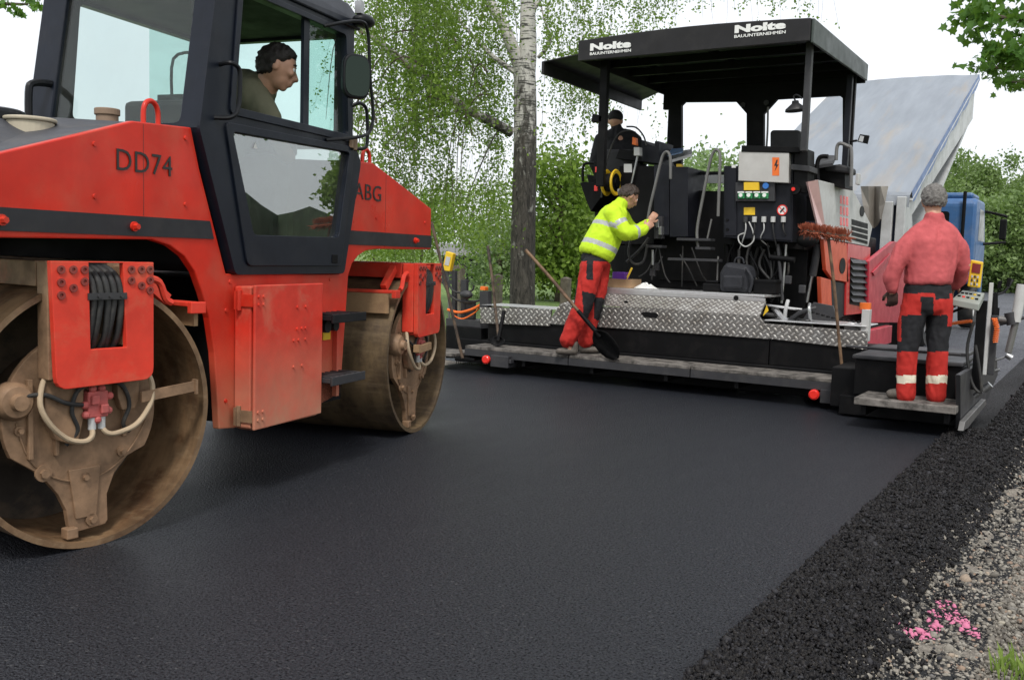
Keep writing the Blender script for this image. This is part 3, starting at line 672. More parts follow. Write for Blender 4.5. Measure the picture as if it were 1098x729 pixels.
# black band and its bolts
for x0, x1 in ((-.62, .80), (2.05, 3.203)):
    side([(x0, 1.297), (x1+(.06 if x0 < 0 else 0)*0+.0, 1.297), (x1-(.03 if x0 < 0 else 0), 1.382), (x0-(.0 if x0 < 0 else -.01), 1.382)], -.006, -.0005, 'stripe', surf('band', (.013, .013, .017), .5, var=.3, dirt=(.08, .07, .06), dirt_amt=.3), bevel=.0)
for px, py in ((4, 236), (146, 243), (447, 258)):
    p = rl(px, py, -.02); b = rB(); b.cyl((p.x, -.006, p.z), (p.x, -.016, p.z), .021, n=16); b.cyl((p.x, -.016, p.z), (p.x, -.034, p.z), .015, .013, n=6); b.build('bolt', M['red'], rroot, smooth=True)
for x_, z0_, z1_ in ((.33, 1.386, 1.779), (2.52, 1.386, 1.757)):
    b = rB(); b.box((x_-.0016, -.0012, z0_), (x_+.0016, -.0003, z1_)); b.build('panel_seam', M['bolt'], rroot)
for x_, z_ in ((.05, 1.66), (.05, 1.45), (.60, 1.45), (.60, 1.75), (2.40, 1.47), (3.1, 1.47), (1.86, 1.09), (.93, 1.09), (.90, .50), (.90, .95)):
    b = rB(); b.cyl((x_, 0, z_), (x_, -.006, z_), .011, .009, n=10); b.build('screw', M['red'], rroot)
# lifting eyes
for x in (.41, 2.31):
    b = rB(); b.tube([(x-.045, .03, 1.77), (x-.045, .03, 1.84), (x-.03, .03, 1.875), (x, .03, 1.888), (x+.03, .03, 1.875), (x+.045, .03, 1.84), (x+.045, .03, 1.77)], .0115, n=10, sub=4); b.build('lifting_eye', M['red'], rroot, smooth=True)
# filler caps, intake and grab rail on the rear hood
p = rl(115, 127, .3); b = rB(); b.cyl((p.x, .3, p.z-.06), (p.x, .3, p.z+.012), .048, n=24); b.cyl((p.x, .3, p.z+.012), (p.x, .3, p.z+.042), .055, n=24); b.build('filler_cap', M['brown'], rroot, bevel=.004)
p = rl(32, 133, .35); b = rB(); b.cyl((p.x, .35, p.z-.15), (p.x, .35, p.z+.008), .095, n=28); b.cyl((p.x, .35, p.z+.008), (p.x, .35, p.z+.024), .105, n=28); b.build('filler_cap', M['beige'], rroot, bevel=.006)
p = rl(5, 128, .55); b = rB(); b.cyl((p.x-.1, .55, p.z-.09), (p.x-.1, .55, p.z+.03), .16, n=28); b.build('intake', M['black'], rroot, bevel=.02)
b = rB(); a0 = rl(31, 122, .9); b.tube([(a0.x, .9, a0.z-.12), (a0.x, .9, a0.z+.10), (a0.x+.03, .9, a0.z+.15), (a0.x+.14, .9, a0.z+.165)], .018, n=8); b.build('grab_rail', M['black'], rroot, smooth=True)

# toolbox at the side
b = rB(); b.prism([(.965, -.10, .36), (1.0, -.105, .345), (1.55, -.12, .345), (1.575, -.12, .37), (1.575, -.12, 1.07), (.965, -.10, 1.07)], (0, .098, 0))
tbx = b.build('toolbox', M['red_low'], rroot, bevel=.008)
b = rB(); b.add([(.97, -.1015, .37), (1.57, -.1215, .37), (1.57, -.1215, 1.06), (.97, -.1015, 1.06)], [(0, 1, 2, 3)])
b = rB(); b.box((.962, -.112, .352), (1.583, -.128, 1.078)); lid = b.build('lid', M['red_low'], tbx, bevel=.006)
for x, z in ((.99, 1.02), (.99, .98), (.99, .44), (.99, .40), (1.03, 1.02), (1.03, .98), (1.03, .44), (1.03, .40), (1.33, .955), (1.41, .955), (1.33, .84), (1.375, .84), (1.41, .84), (1.30, .78), (1.345, .78), (1.41, .78), (1.30, .64), (1.38, .64)): b = rB(); b.cyl((x, -.128, z), (x, -.135, z), .008, n=8); b.build('rivet', M['red_low'], tbx)
for z in (1.0, .42):
    b = rB(); b.box((.93, -.035, z-.045), (.985, -.025, z+.045)); b.cyl((.957, -.035, z-.05), (.957, -.035, z+.05), .013, n=10); b.box((.957, -.115, z-.03), (.966, -.03, z+.03)); b.build('hinge', M['red'] if z > .8 else M['tan2'], tbx)
# steps and step bracket
for i, z in enumerate((.885, .535)):
    b = rB(); b.box((1.60, -.17, z-.015), (1.97, -.0, z+.012)); b.box((1.60, -.185, z-.03), (1.97, -.171, z+.02))
    for k in range(6): b.box((1.62+k*.06, -.165, z+.012), (1.64+k*.06, -.01, z+.02))
    b.build('step', M['black'] if i == 0 else M['greyd'], rroot, bevel=.003)
b = rB(); b.box((1.62, -.06, .40), (1.66, -.001, .90)); b.box((1.90, -.03, .40), (1.93, -.001, .90)); b.build('step_bracket', M['red_low'], rroot)
b = rB(); b.box((1.70, -.012, .66), (1.74, -.001, .72)); b.build('lock', M['steel'], rroot)
b = rB(); b.box((1.78, -.010, .74), (1.86, -.001, .80)); b.build('sticker', M['yellow'], rroot)
b = rB(); b.cyl((1.67, -.11, .83), (1.67, -.06, .83), .035, n=14); b.cyl((1.76, -.11, .83), (1.76, -.06, .83), .03, n=14); b.build('work_light', M['black'], rroot)

# -------------------------------------------------- cab
CW = .97
cabm = M['cab']
sideo = [(.93, 1.125), (1.965, 1.125), (2.14, 1.79), (2.035, 1.93), (2.035, 2.56), (.79, 2.56), (.655, 1.80)]
hu = [(.905, 1.935), (1.965, 1.935), (1.925, 2.495), (.965, 2.495)]; hl = [(.885, 1.815), (1.985, 1.835), (1.875, 1.335), (1.06, 1.325)]; hs = [(1.62, 1.20), (1.70, 1.20), (1.70, 1.285), (1.62, 1.285)]
def rp(pts, r=.03): return [(p.x, p.z) for p in roundpoly([(x, 0, z) for x, z in pts], r)]
cab = side(rp(sideo, .03), -.035, .02, 'cab', cabm, holes=[rp(hu), rp(hl), hs], bevel=.006)
side(rp(sideo, .03), CW, CW+.05, 'far_side', cabm, cab, holes=[rp([(.905, 1.9), (1.965, 1.9), (1.925, 2.495), (.965, 2.495)])], bevel=.006)
# door outline: raised frame round both panes
b = rB()
for o_, i_ in ((((.865, 1.895), (1.995, 1.895), (1.955, 2.525), (.93, 2.525)), hu), (((.83, 1.855), (2.04, 1.87), (1.91, 1.17), (1.01, 1.17)), hl)):
    b.prism([(x, -.047, z) for x, z in rp(o_, .04)], (0, .011, 0), [[(x, -.047, z) for x, z in rp(i_, .03)]])
door = b.build('door', M['cab'], cab, bevel=.003)
b = rB(); b.box((1.53, -.02, 1.93), (1.585, .0, 2.50)); b.box((1.60, -.032, 1.885), (1.66, -.0, 1.93)); b.build('window_divider', cabm, cab)
# glazing
b = rB(); b.prism([(x, -.012, z) for x, z in rp([(1.555, 1.93), (1.965, 1.93), (1.93, 2.5), (1.555, 2.5)], .02)], (0, .005, 0)); b.build('window', M['glass_clear'], cab)
b = rB(); b.prism([(x, -.018, z) for x, z in rp([(.87, 1.83), (1.995, 1.845), (1.885, 1.33), (1.05, 1.32)], .02)], (0, .005, 0)); b.build('window', M['glass_low'], cab)
b = rB(); b.prism([(x, CW+.02, z) for x, z in rp([(1.5, 1.89), (1.975, 1.89), (1.935, 2.5), (1.5, 2.5)], .02)], (0, .005, 0)); b.build('window', M['glass_clear'], cab)
b = rB(); b.box((1.985, -.062, 1.86), (2.05, -.036, 1.915)); b.cyl((2.018, -.062, 1.85), (2.018, -.062, 1.93), .012, n=10); b.build('door_hinge', M['brown'], cab, bevel=.004)
b = rB(); b.box((1.80, -.052, 1.185), (1.86, -.0475, 1.235)); b.build('door_handle', M['mach'], cab, bevel=.003)
# sticker on the lower pane
b = rB(); p = rl(274, 157, -.02); b.prism([(p.x-.018, -.0195, p.z-.012), (p.x+.018, -.0195, p.z-.012), (p.x, -.0195, p.z+.02)], (0, .001, 0)); b.build('sticker', M['white'], cab)
# rear frame, leaning forward
def rr(y, z): return (.655+(z-1.80)*.178, y, z)
b = rB(); o_ = [rr(-.02, 1.80), rr(CW+.04, 1.80), rr(CW+.04, 2.56), rr(-.02, 2.56)]; h_ = roundpoly([rr(.085, 1.83), rr(CW-.10, 1.83), rr(CW-.10, 2.50), rr(.085, 2.50)], .04)
b.prism(o_, (.05, 0, 0), [h_]); b.build('rear_frame', cabm, cab, bevel=.006)
b = rB(); b.prism([rr(.07, 1.82), rr(CW-.08, 1.82), rr(CW-.08, 2.52), rr(.07, 2.52)], (.005, 0, 0)); gob = b.build('window', M['glass_dark'], cab); gob.data.transform(Matrix.Translation((.02, 0, 0)))
# front frame
b = rB(); b.prism([(1.99, -.02, 1.86), (1.99, CW+.04, 1.86), (1.99, CW+.04, 2.56), (1.99, -.02, 2.56)], (.045, 0, 0), [roundpoly([(1.99, .07, 1.93), (1.99, CW-.06, 1.93), (1.99, CW-.06, 2.50), (1.99, .07, 2.50)], .04)])
b.prism([(2.09, -.02, 1.80), (2.09, CW+.04, 1.80), (1.93, CW+.04, 1.13), (1.93, -.02, 1.13)], (.03, 0, 0)); b.build('front_frame', cabm, cab)
b = rB(); b.prism([(2.01, .06, 1.92), (2.01, CW-.05, 1.92), (2.01, CW-.05, 2.51), (2.01, .06, 2.51)], (.005, 0, 0)); b.build('window', M['glass_clear'], cab)
# roof and floor and back wall
b = rB(); b.prism([(.74, -.05, 2.55), (2.08, -.05, 2.55), (2.10, -.05, 2.60), (2.02, -.0, 2.70), (.82, -.0, 2.70), (.72, -.05, 2.60)], (0, CW+.12, 0)); b.build('roof', cabm, cab, bevel=.01)
b = rB(); b.box((.80, .03, 2.515), (1.98, CW, 2.546)); b.build('ceiling', M['mach'], cab)
b = rB(); b.box((.95, .03, 1.13), (1.92, CW, 1.16)); b.prism([(.70, .04, 1.78), (.93, .04, 1.16), (.96, .04, 1.16), (.73, .04, 1.80)], (0, CW-.06, 0)); b.build('floor', M['mach'], cab)
b = rB(); b.box((1.0, CW-.04, 1.16), (1.9, CW-.005, 1.85)); b.build('inner_panel', M['greyd'], cab)
# seat and console
b = rB(); b.box((1.02, .28, 1.45), (1.50, .75, 1.56)); b.box((1.0, .30, 1.56), (1.10, .73, 2.0)); st = b.build('operator_seat', M['seat'], cab, bevel=.03)
b = rB(); b.box((1.70, .30, 1.18), (1.88, .72, 1.80)); b.box((1.62, .25, 1.80), (1.90, .77, 1.90)); b.cyl((1.62, .5, 1.86), (1.50, .5, 1.95), .02); b.build('console', M['greyd'], cab, bevel=.02)
b = rB(); b.lathe([(.15+.014*math.cos(a), .014*math.sin(a)) for a in [2*PI*i/8 for i in range(8)]], (1.50, .5, 1.95), (-.75, 0, .55), n=28, closed=True); b.bar((1.42, .5, 1.85), (1.58, .5, 2.05), .02, .02); b.build('steering_wheel', M['mach'], cab, smooth=True)
# handles, hinges, lamps and mirrors
def tubeL(pts, r, name, mat, parent, **k):
    b = rB(); b.tube(pts, r, n=8, sub=5); return b.build(name, mat, parent, smooth=True, **k)
tubeL([(.80, -.03, 2.115), (.795, -.10, 2.12), (.845, -.11, 2.10), (.852, -.11, 2.03), (.842, -.11, 1.92), (.80, -.10, 1.87), (.765, -.03, 1.865)], .011, 'handle', M['black'], cab)
tubeL([(2.03, -.03, 2.11), (2.06, -.06, 2.13), (2.13, -.06, 2.12), (2.155, -.06, 2.07), (2.165, -.06, 1.93), (2.13, -.06, 1.875), (2.03, -.03, 1.86)], .011, 'handle', M['black'], cab)
q_ = [rl(x, y, -.15) for x, y in ((366, 27), (385, 23), (394, 33), (396, 60), (397, 85), (400, 120), (397, 140), (385, 147), (368, 150))]
q_[0].y = -.04; q_[-1].y = -.04; mir = tubeL([tuple(v) for v in q_], .010, 'mirror_arm', M['black'], cab)
c = rl(383, 82, -.17); b = rB(); vs = []
ang = R(-35); ax = Vector((math.cos(ang), math.sin(ang), 0)); nx_ = Vector((-math.sin(ang), math.cos(ang), 0))*-1
def oval(k, s, off): return [c+ax*(.085*s*math.copysign(abs(math.cos(a))**.6, math.cos(a)))+Vector((0, 0, .125*s*math.copysign(abs(math.sin(a))**.6, math.sin(a))))+nx_*off for a in [2*PI*i/k for i in range(k)]]
b.prism(oval(28, 1, 0), -nx_*.04); b.build('mirror', M['black'], cab, bevel=.01)
b = rB(); b.prism(oval(28, .88, .003), nx_*.003); b.build('mirror_glass', M['mirror'], cab)
c2_ = rl(390, 23, -.1); b = rB(); b.ball(tuple(c2_), .055, 8, (1.5, 1.1, .72)); b.build('work_light', M['black'], cab, smooth=True)
b = rB(); b.bar((2.03, -.02, c2_.z), tuple(c2_), .03, .05); b.box((c2_.x-.07, c2_.y-.02, c2_.z+.03), (c2_.x-.03, c2_.y+.02, c2_.z+.10)); b.build('light_bracket', M['steel'], cab)
# far mirror seen through the rear pane
b = rB(); b.tube([(1.95, CW+.06, 2.45), (1.97, CW+.25, 2.42), (1.97, CW+.26, 2.15)], .011, n=6); b.box((1.95, CW+.17, 1.98), (1.99, CW+.36, 2.2)); b.build('mirror', M['black'], cab, bevel=.01)
b = rB(); b.cyl((1.30, .45, 2.515), (1.30, .45, 2.47), .07, n=18); b.build('interior_lamp', M['mach'], cab, bevel=.01); b = rB(); b.box((.83, .06, 2.36), (.93, .16, 2.50)); b.build('wiper_motor', M['mach'], cab, bevel=.01)
# lettering
RXv = Vector((1, 0, 0)); 
def rtext(name, s, x0, x1, z0, z1, y, mat, bold=.0, spacing=1.0):
    o = text(name, s, x1-x0, z1-z0, RM @ Vector((x0, y, z0)), RXW, Vector((0, 0, 1)), mat, rroot, bold=bold, depth=.002, spacing=spacing); return o
M['ink'] = surf('lettering_black', (.015, .015, .015), .4, var=.05)
a = rl(124.5, 181, 0); c = rl(184, 158, 0); rtext('lettering', 'DD74', a.x, c.x, a.z-.005, rl(124.8, 158, 0).z-.004, -.0025, M['ink'], -.003, 1.05)
a = rl(379.5, 213, 0); c = rl(408.5, 194, 0); rtext('lettering', 'ABG', a.x, c.x, a.z-.0, a.z+.098, -.0025, M['ink'], -.003, 1.05)

# -------------------------------------------------- drums with their yokes (drum frame: x rolling, y inboard, z up)
def drum(cx, phi, far):
    F_ = RM @ Matrix.Translation((cx, 0, 0)) @ Matrix.Rotation(-R(phi), 4, 'Z')
    D = lambda: MB(F_)
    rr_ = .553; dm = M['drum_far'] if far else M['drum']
    b = D(); b.lathe([(rr_, 0.0), (rr_, 1.45), (rr_-.028, 1.45), (rr_-.028, 1.1), (rr_-.045, 1.08), (rr_-.045, .38), (rr_-.030, .30), (rr_-.024, .0)], (0, 0, rr_), (0, 1, 0), n=96, closed=True)
    dr = b.build('drum', dm, rroot, smooth=True)
    b = D(); b.lathe([(rr_-.04, .42), (.0001, .42), (.0001, .46), (rr_-.04, .46)], (0, 0, rr_), (0, 1, 0), n=64); b.lathe([(.20, .12), (.23, .16), (.23, .42), (.10, .12), (.0001, .12)][:3], (0, 0, rr_), (0, 1, 0), n=40); b.build('drum_disc', M['shadowed_disc'], dr, smooth=True)
    # hub carrier plate with its leg
    pts = []
    for i in range(41):
        a = R(-222+264*i/40-0)  # around the top
        pts.append(None)
    cx0, cz0, rad = -.03, .56, .335
    arc = [(cx0+rad*math.cos(R(a)), cz0+rad*math.sin(R(a))) for a in range(-32, 213, 7)]
    leg = [(-.235, .345), (-.19, .30), (-.14, .235), (-.105, .16), (-.092, .075), (-.075, .062), (.065, .07), (.078, .085), (.075, .20), (.11, .285), (.17, .35)]
    y0 = .045
    b = D(); b.prism([(x, y0, z) for x, z in arc+leg], (0, .03, 0), [[(-.105+.024*math.cos(a), y0, .515+.034*math.sin(a)) for a in [2*PI*i/14 for i in range(14)]]]); hp = b.build('hub_plate', M['tan2'], rroot, bevel=.004)
    for x, z, r in ((-.235+.03, .335, .034), (-.03, .29, .022), (.14, .375, .022), (-.0, .105, .026), (-.30, .52, .02), (.20, .62, .02)): b = D(); b.cyl((x, y0, z), (x, y0-.012, z), r, n=18); b.cyl((x, y0-.012, z), (x, y0-.028, z), r*.55, n=6); b.build('bolt', M['tan2'], hp, smooth=True)
    b = D(); b.lathe([(.075, .02), (.075, -.03), (.06, -.05), (.035, -.055), (.03, -.08), (.001, -.082)], (-.325, y0, .64), (0, 1, 0), n=28); b.build('motor_cover', M['tan2'], hp, smooth=True)
    b = D(); b.box((-.12, y0-.03, .045), (-.07, y0+.02, .09)); b.build('lug', M['tan2'], hp, bevel=.005)
    b = D()
    b.tube([(-.31, y0-.004, .55), (-.26, y0-.004, .40), (-.16, y0-.004, .31), (-.03, y0-.004, .275), (.10, y0-.004, .31), (.2, y0-.004, .40), (.26, y0-.004, .5)], .004, n=5)
    b.build('weld_seam', M['tan2'], hp, smooth=True)
    for x, w__ in ((-.27, .02), (-.16, .016), (.14, .016)):
        b = D(); b.box((x, y0-.022, .40 if x < 0 else .44), (x+w__, y0+.001, .72)); b.build('rib', M['tan2'], hp, bevel=.003)
    for pts in ([(-.02, -.01, .70), (-.09, -.015, .66), (-.11, -.01, .58), (-.08, .0, .50), (-.12, .02, .44)], [(.06, .0, .70), (.12, -.01, .66), (.15, -.005, .58), (.13, .01, .50), (.17, .03, .46)], [(-.05, -.01, .60), (-.14, -.02, .62), (-.22, -.01, .66), (-.30, .0, .66)]):
        b = D(); b.tube(pts, .009, n=8, sub=5); b.build('hose', M['rubber'], hp, smooth=True)
    b = D(); b.prism([(-.10, y0-.012, .33), (.04, y0-.012, .33), (.02, y0-.012, .12), (-.07, y0-.012, .12)], (0, .0115, 0)); b.build('gusset', M['tan2'], hp, bevel=.003)
    # second plate behind the yoke
    b = D(); b.prism([(-.215, 0, .72), (-.05, 0, .72), (-.055, 0, .54), (-.075, 0, .46), (-.10, 0, .44), (-.17, 0, .47), (-.215, 0, .56)], (0, .04, 0)); b.build('carrier_plate', M['tan2'], rroot, bevel=.004)
    b = D(); b.prism([(.10, 0, .72), (.20, 0, .72), (.20, 0, .60), (.18, 0, .56), (.12, 0, .56), (.10, 0, .62)], (0, .04, 0)); b.build('carrier_plate', M['tan2'], rroot, bevel=.004)
    # yoke
    yo = roundpoly([(-.225, 0, 1.188), (.225, 0, 1.188), (.225, 0, .692), (-.205, 0, .682)], .05)
    yo = [p for p in yo]; yo[0:5] = [Vector((-.225, 0, 1.188))]; yo[1:6] = [Vector((.225, 0, 1.188))]
    slot = [(-.068, 0, 1.183), (.082, 0, 1.183), (.098, 0, .835), (-.062, 0, .835)]
    b = D(); b.prism([(p[0], -.07, p[2]) for p in yo], (0, .03, 0), [[(p[0], -.07, p[2]) for p in slot]]); yk = b.build('yoke', M['yoke'], rroot, bevel=.005)
    b = D()   # depth of the yoke box and the beam running inboard
    b.box((-.222, -.0385, .72), (-.20, .04, 1.185)); b.box((.20, -.0385, .72), (.222, .04, 1.185)); b.box((-.19, -.0385, .70), (.20, .04, .72)); b.box((-.075, -.0385, .84), (-.063, .035, 1.17)); b.box((.10, -.0385, .84), (.112, .035, 1.17))
    b.box((-.222, .05, 1.085), (-.07, 1.5, 1.186)); b.box((.085, .05, 1.085), (.222, 1.5, 1.186)); b.box((-.06, .2, 1.10), (.08, 1.5, 1.17)); b.box((-.222, 1.50, .7), (.222, 1.53, 1.186))
    b.build('yoke_beam', M['tan2'] if not far else M['yoke'], yk, bevel=.004)
    for x, z in ((-.185, 1.155), (-.135, 1.155), (-.088, 1.155), (-.185, 1.105), (-.135, 1.083), (-.088, 1.108), (-.185, 1.055), (.118, 1.157), (.165, 1.157), (.205, 1.157), (.118, 1.112), (.165, 1.09), (.205, 1.112), (.205, 1.07)):
        b = D(); b.lathe([(.0165, 0), (.0165, .007), (.008, .007), (.007, .001), (.0001, .001)], (x, -.07, z), (0, -1, 0), n=14); b.build('bolt', M['bolt'], yk)
    for k in range(5):
        x = -.048+k*.030; b = D(); of = random.uniform(-.008, .008)
        b.tube([(x-.02, .25, 1.15), (x-.012, .06, 1.165), (x, -.03, 1.13), (x+.01, -.052, 1.06), (x+.006+of, -.053, .97), (x+.002+of*2, -.035, .88), (x-.008, .01, .80), (x-.01, .05, .72)], .0135, n=10, sub=5); b.build('hose', M['rubber'], yk, smooth=True)
    b = D(); b.box((-.075, -.078, 1.035), (.095, -.071, 1.062)); b.cyl((-.03, -.078, 1.048), (-.03, -.086, 1.048), .007, n=8); b.cyl((.02, -.078, 1.048), (.02, -.086, 1.048), .007, n=8); b.cyl((.07, -.078, 1.048), (.07, -.086, 1.048), .007, n=8); b.build('hose_clamp', M['greyd'], yk)
    # valve block with hoses, tan bracket, scraper
    b = D(); b.box((-.045, -.02, .545), (.045, .04, .655)); b.box((-.035, -.035, .60), (.0, -.02, .64)); b.box((.005, -.035, .56), (.04, -.02, .60))
    for x, z in ((-.05, .56), (-.052, .60), (.05, .57), (.055, .63), (-.02, .665), (.02, .665), (.0, .535)): b.ball((x, -.01, z), .017, 5)
    vb = b.build('valve_block', M['pinkish'], rroot, bevel=.006)
    b = D(); b.cyl((-.018, 0, .545), (-.018, 0, .495), .016, n=10); b.cyl((.024, 0, .545), (.024, 0, .495), .016, n=10); b.build('fitting', M['grey'], vb)
    ho = surf('tan_hose', (.42, .32, .21), .7, var=.25)
    for pts in ([(-.018, 0, .50), (-.03, -.02, .47), (-.07, -.03, .455), (-.14, -.03, .475), (-.21, -.03, .54), (-.245, -.02, .62), (-.225, .0, .70), (-.19, .02, .73)],
                [(.024, 0, .50), (.04, -.02, .475), (.08, -.03, .472), (.17, -.03, .50), (.235, -.03, .58), (.25, -.02, .66), (.235, 0, .72)]):
        b = D(); b.tube(pts, .0115, n=9, sub=6); b.build('hose', ho, vb, smooth=True)
    if not far:
        b = D(); b.bar((.19, -.03, .612), (.46, -.03, .635), .012, .045); b.box((.455, -.045, .60), (.467, -.015, .665)); b.build('bracket', M['tan2'], rroot)
    else:
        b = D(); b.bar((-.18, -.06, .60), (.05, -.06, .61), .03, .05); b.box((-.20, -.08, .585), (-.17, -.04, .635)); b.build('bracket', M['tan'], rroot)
    s = -1 if far else 1
    b = D(); b.box((.47*s-.03, .0, .99), (.47*s+.05, 1.42, 1.01)); b.box((.47*s-.03, -.03, .96), (.47*s+.05, .0, 1.012)) ; sc = b.build('scraper', M['yoke'], rroot, bevel=.004)
    b = D(); b.box((.50*s-.01, .02, .86), (.50*s+.012, 1.42, .988)) if far else b.box((.50-.01, .02, .90), (.512, 1.42, .988)); b.build('scraper_blade', M['tan'], sc)
    b = D(); b.tube([(.24*s, -.0, 1.12), (.30*s, .0, 1.10), (.33*s, .0, 1.03), (.36*s, .0, 1.01)], .016, n=7); b.bar((.24*s, .1, 1.15), (.40*s, .1, 1.02), .04, .05); b.build('scraper_arm', M['yoke'], sc)
M['pinkish'] = surf('valve_red', (.48, .10, .09), .6, var=.3, vscale=20, dirt=(.4, .3, .25), dirt_amt=.3)
def drum_mat(name, inner, tread, streak):
    m, t, out = nt(name); n = N(t); co = n('TexCoord').outputs['Object']; nr = n('NewGeometry')
    return m
def drumm(name, base, stain):
    m, t, out = nt(name); n = N(t); co = n('TexCoord').outputs['Object']
    st = n.noise(n('Mapping', {0: co, 3: (2, 9, 2)}).outputs[0], 1.6, 6, .6); a = n.noise(co, 5, 8, .65)
    c = n.mix(n.mr(a, .45, .62), c4(base), c4(stain)); c = n.mix(n.mr(st, .45, .65, 0, .5), c, (.05, .035, .022, 1)); c = n.mix(n.mr(n.noise(n('Mapping', {0: co, 3: (14, 1.2, 14)}).outputs[0], 2, 5, .7), .5, .75, 0, .2), c, (.5, .38, .24, 1))
    p = n('BsdfPrincipled', {'Base Color': c, 'Roughness': n.mr(a, .3, .7, .30, .6), 'Metallic': .15})
    b = n('Bump', {'Height': a, 'Strength': .2, 'Distance': .01}); t.links.new(b.outputs[0], p.inputs['Normal'])
    t.links.new(p.outputs[0], out.inputs[0]); return m
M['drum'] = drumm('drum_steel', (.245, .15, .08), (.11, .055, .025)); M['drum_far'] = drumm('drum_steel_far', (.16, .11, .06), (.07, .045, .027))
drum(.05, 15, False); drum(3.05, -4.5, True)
# ------------------------------------------------------------------ paver
pv = thing('asphalt_paver', 'black asphalt paver with flat canopy, lettered fascia and tread-plate rear deck', 'paver', (-3.75, 10, 0))
def PX(pts, Y): return [on_y(x, y, Y) for x, y in pts]
def SX(pts, X): return [on_x(x, y, X) for x, y in pts]
def yp(name, pts, Y, th, mat, parent=pv, holes=(), bevel=.004, **k):
    b = MB(); b.prism(PX(pts, Y), (0, th, 0), [PX(h, Y) for h in holes]); return b.build(name, mat, parent, bevel=bevel, **k)
def xp(name, pts, X, th, mat, parent=pv, holes=(), bevel=.004, **k):
    b = MB(); b.prism(SX(pts, X), (-th, 0, 0), [SX(h, X) for h in holes]); return b.build(name, mat, parent, bevel=bevel, **k)
def bx(name, a, c, mat, parent=pv, bevel=.006, **k):
    b = MB(); b.box(a, c); return b.build(name, mat, parent, bevel=bevel, **k)
def rect(x0, y0, x1, y1): return [(x0, y1), (x1, y1), (x1, y0), (x0, y0)]
def tubeW(name, pts, r, mat, parent=pv, n=8, sub=5, **k):
    b = MB(); b.tube(pts, r, n=n, sub=sub); return b.build(name, mat, parent, smooth=True, **k)
def Yp(x, y, Y): return on_y(x, y, Y)

# --- screed
scr = bx('screed', (-6.35, 9.04, .035), (-1.90, 9.75, .30), M['mach'], bevel=.01)
bx('screed_wall', (-5.93, 9.08, .30), (-4.98, 9.5, .53), M['mach'], scr); bx('screed_wall', (-4.975, 9.07, .30), (-2.74, 9.5, .57), M['mach'], scr); bx('screed_wall', (-2.735, 9.08, .30), (-1.82, 9.5, .54), M['mach'], scr)
for x0, x1 in ((-5.93, -4.66), (-4.65, -3.35), (-3.34, -1.93)):
    f = bx('footboard', (x0, 8.64, .238), (x1, 9.035, .270), M['boards'], scr, .004)
    bx('lip', (x0, 8.632, .165), (x1, 8.648, .2365), M['greyd'], f, .002)
bx('footboard', (-6.75, 8.5, .15), (-5.98, 8.95, .185), M['boards'], scr)
for x in (-5.9, -5.2, -4.4, -3.6, -2.9, -2.2): bx('board_bracket', (x-.02, 8.66, .10), (x+.02, 9.035, .236), M['mach'], scr)
for px, py, Y in ((872.5, 423, 8.60), (520.5, 385.5, 8.55)):
    p = Yp(px, py, Y); b = MB(); b.cyl((p.x, Y, p.z), (p.x, Y+.03, p.z), .045, n=24); b.cyl((p.x, Y-.008, p.z), (p.x, Y, p.z), .034, .042, n=24); b.build('reflector', M['redl'], scr, smooth=True)
    b = MB(); b.box((p.x-.01, Y+.03, p.z-.02), (p.x+.30, Y+.09, p.z+.02)); b.box((p.x+.05, Y+.02, p.z-.07), (p.x+.27, Y+.2, p.z+.05)); b.build('reflector_bracket', M['greyd'], scr, bevel=.004)
# tread plates
T = M['tread']
yp('tread_plate', [(515, 346.5), (589, 349.5), (591, 331.5), (515, 329.5)], 9.045, .03, T, scr, bevel=.002)
b = MB(); b.add([(-6.02, 9.045, .695), (-5.06, 9.045, .695), (-5.06, 9.5, .70), (-6.02, 9.5, .70)], [(0, 1, 2, 3)]); b.build('deck', M['alu'], scr)
yp('tread_plate', [(588, 347), (825, 363.5), (828, 357), (813.5, 340), (600, 327)][:0] or [(587, 347), (700, 354.5), (824, 363.5), (827, 357), (814, 339.5), (700, 331), (600, 326.5)], 9.05, .03, T, scr, bevel=.002)
def sl(p, Y): return Yp(p[0], p[1], Y)
b = MB(); v = [sl((600, 326), 9.055), sl((700, 330.5), 9.055), sl((814, 339), 9.055), sl((821, 323.5), 9.16), sl((700, 317.5), 9.16), sl((642, 314), 9.16)]
b.add(v+[p+Vector((0, .03, 0)) for p in v], [(0, 1, 4, 5), (1, 2, 3, 4), (6, 7, 10, 11), (7, 8, 9, 10), (0, 5, 11, 6), (2, 3, 9, 8)]); b.build('tread_plate', T, scr)
yp('deck_edge', [(640, 314), (700, 317.3), (820, 323.5), (820, 320), (780, 317), (700, 312.5), (643, 309)], 9.165, .03, M['alu'], scr, bevel=.002)
bx('deck', (-4.72, 9.17, .93), (-2.84, 9.75, .955), M['alu'], scr)
yp('tread_plate', [(824, 363), (929.5, 375), (930, 355.5), (820, 347)], 9.06, .03, T, scr, bevel=.002)
bx('deck', (-2.80, 9.08, .715), (-1.87, 9.6, .727), M['alu'], scr)
for px, py, Y in ((671, 325, 9.09), (789, 319.5, 9.155)):
    p = Yp(px, py, Y); b = MB(); b.cyl((p.x, Y, p.z), (p.x, Y+.03, p.z), .024, n=16); b.build('lift_hole', M['mach'], scr)
p = Yp(808, 362-0, 9.0)
yp('hand_hole', [(687, 336), (690, 334.3), (703, 335.3), (706, 337.5), (703.5, 341), (691, 340)], 9.046, .004, M['mach'], scr, bevel=0)
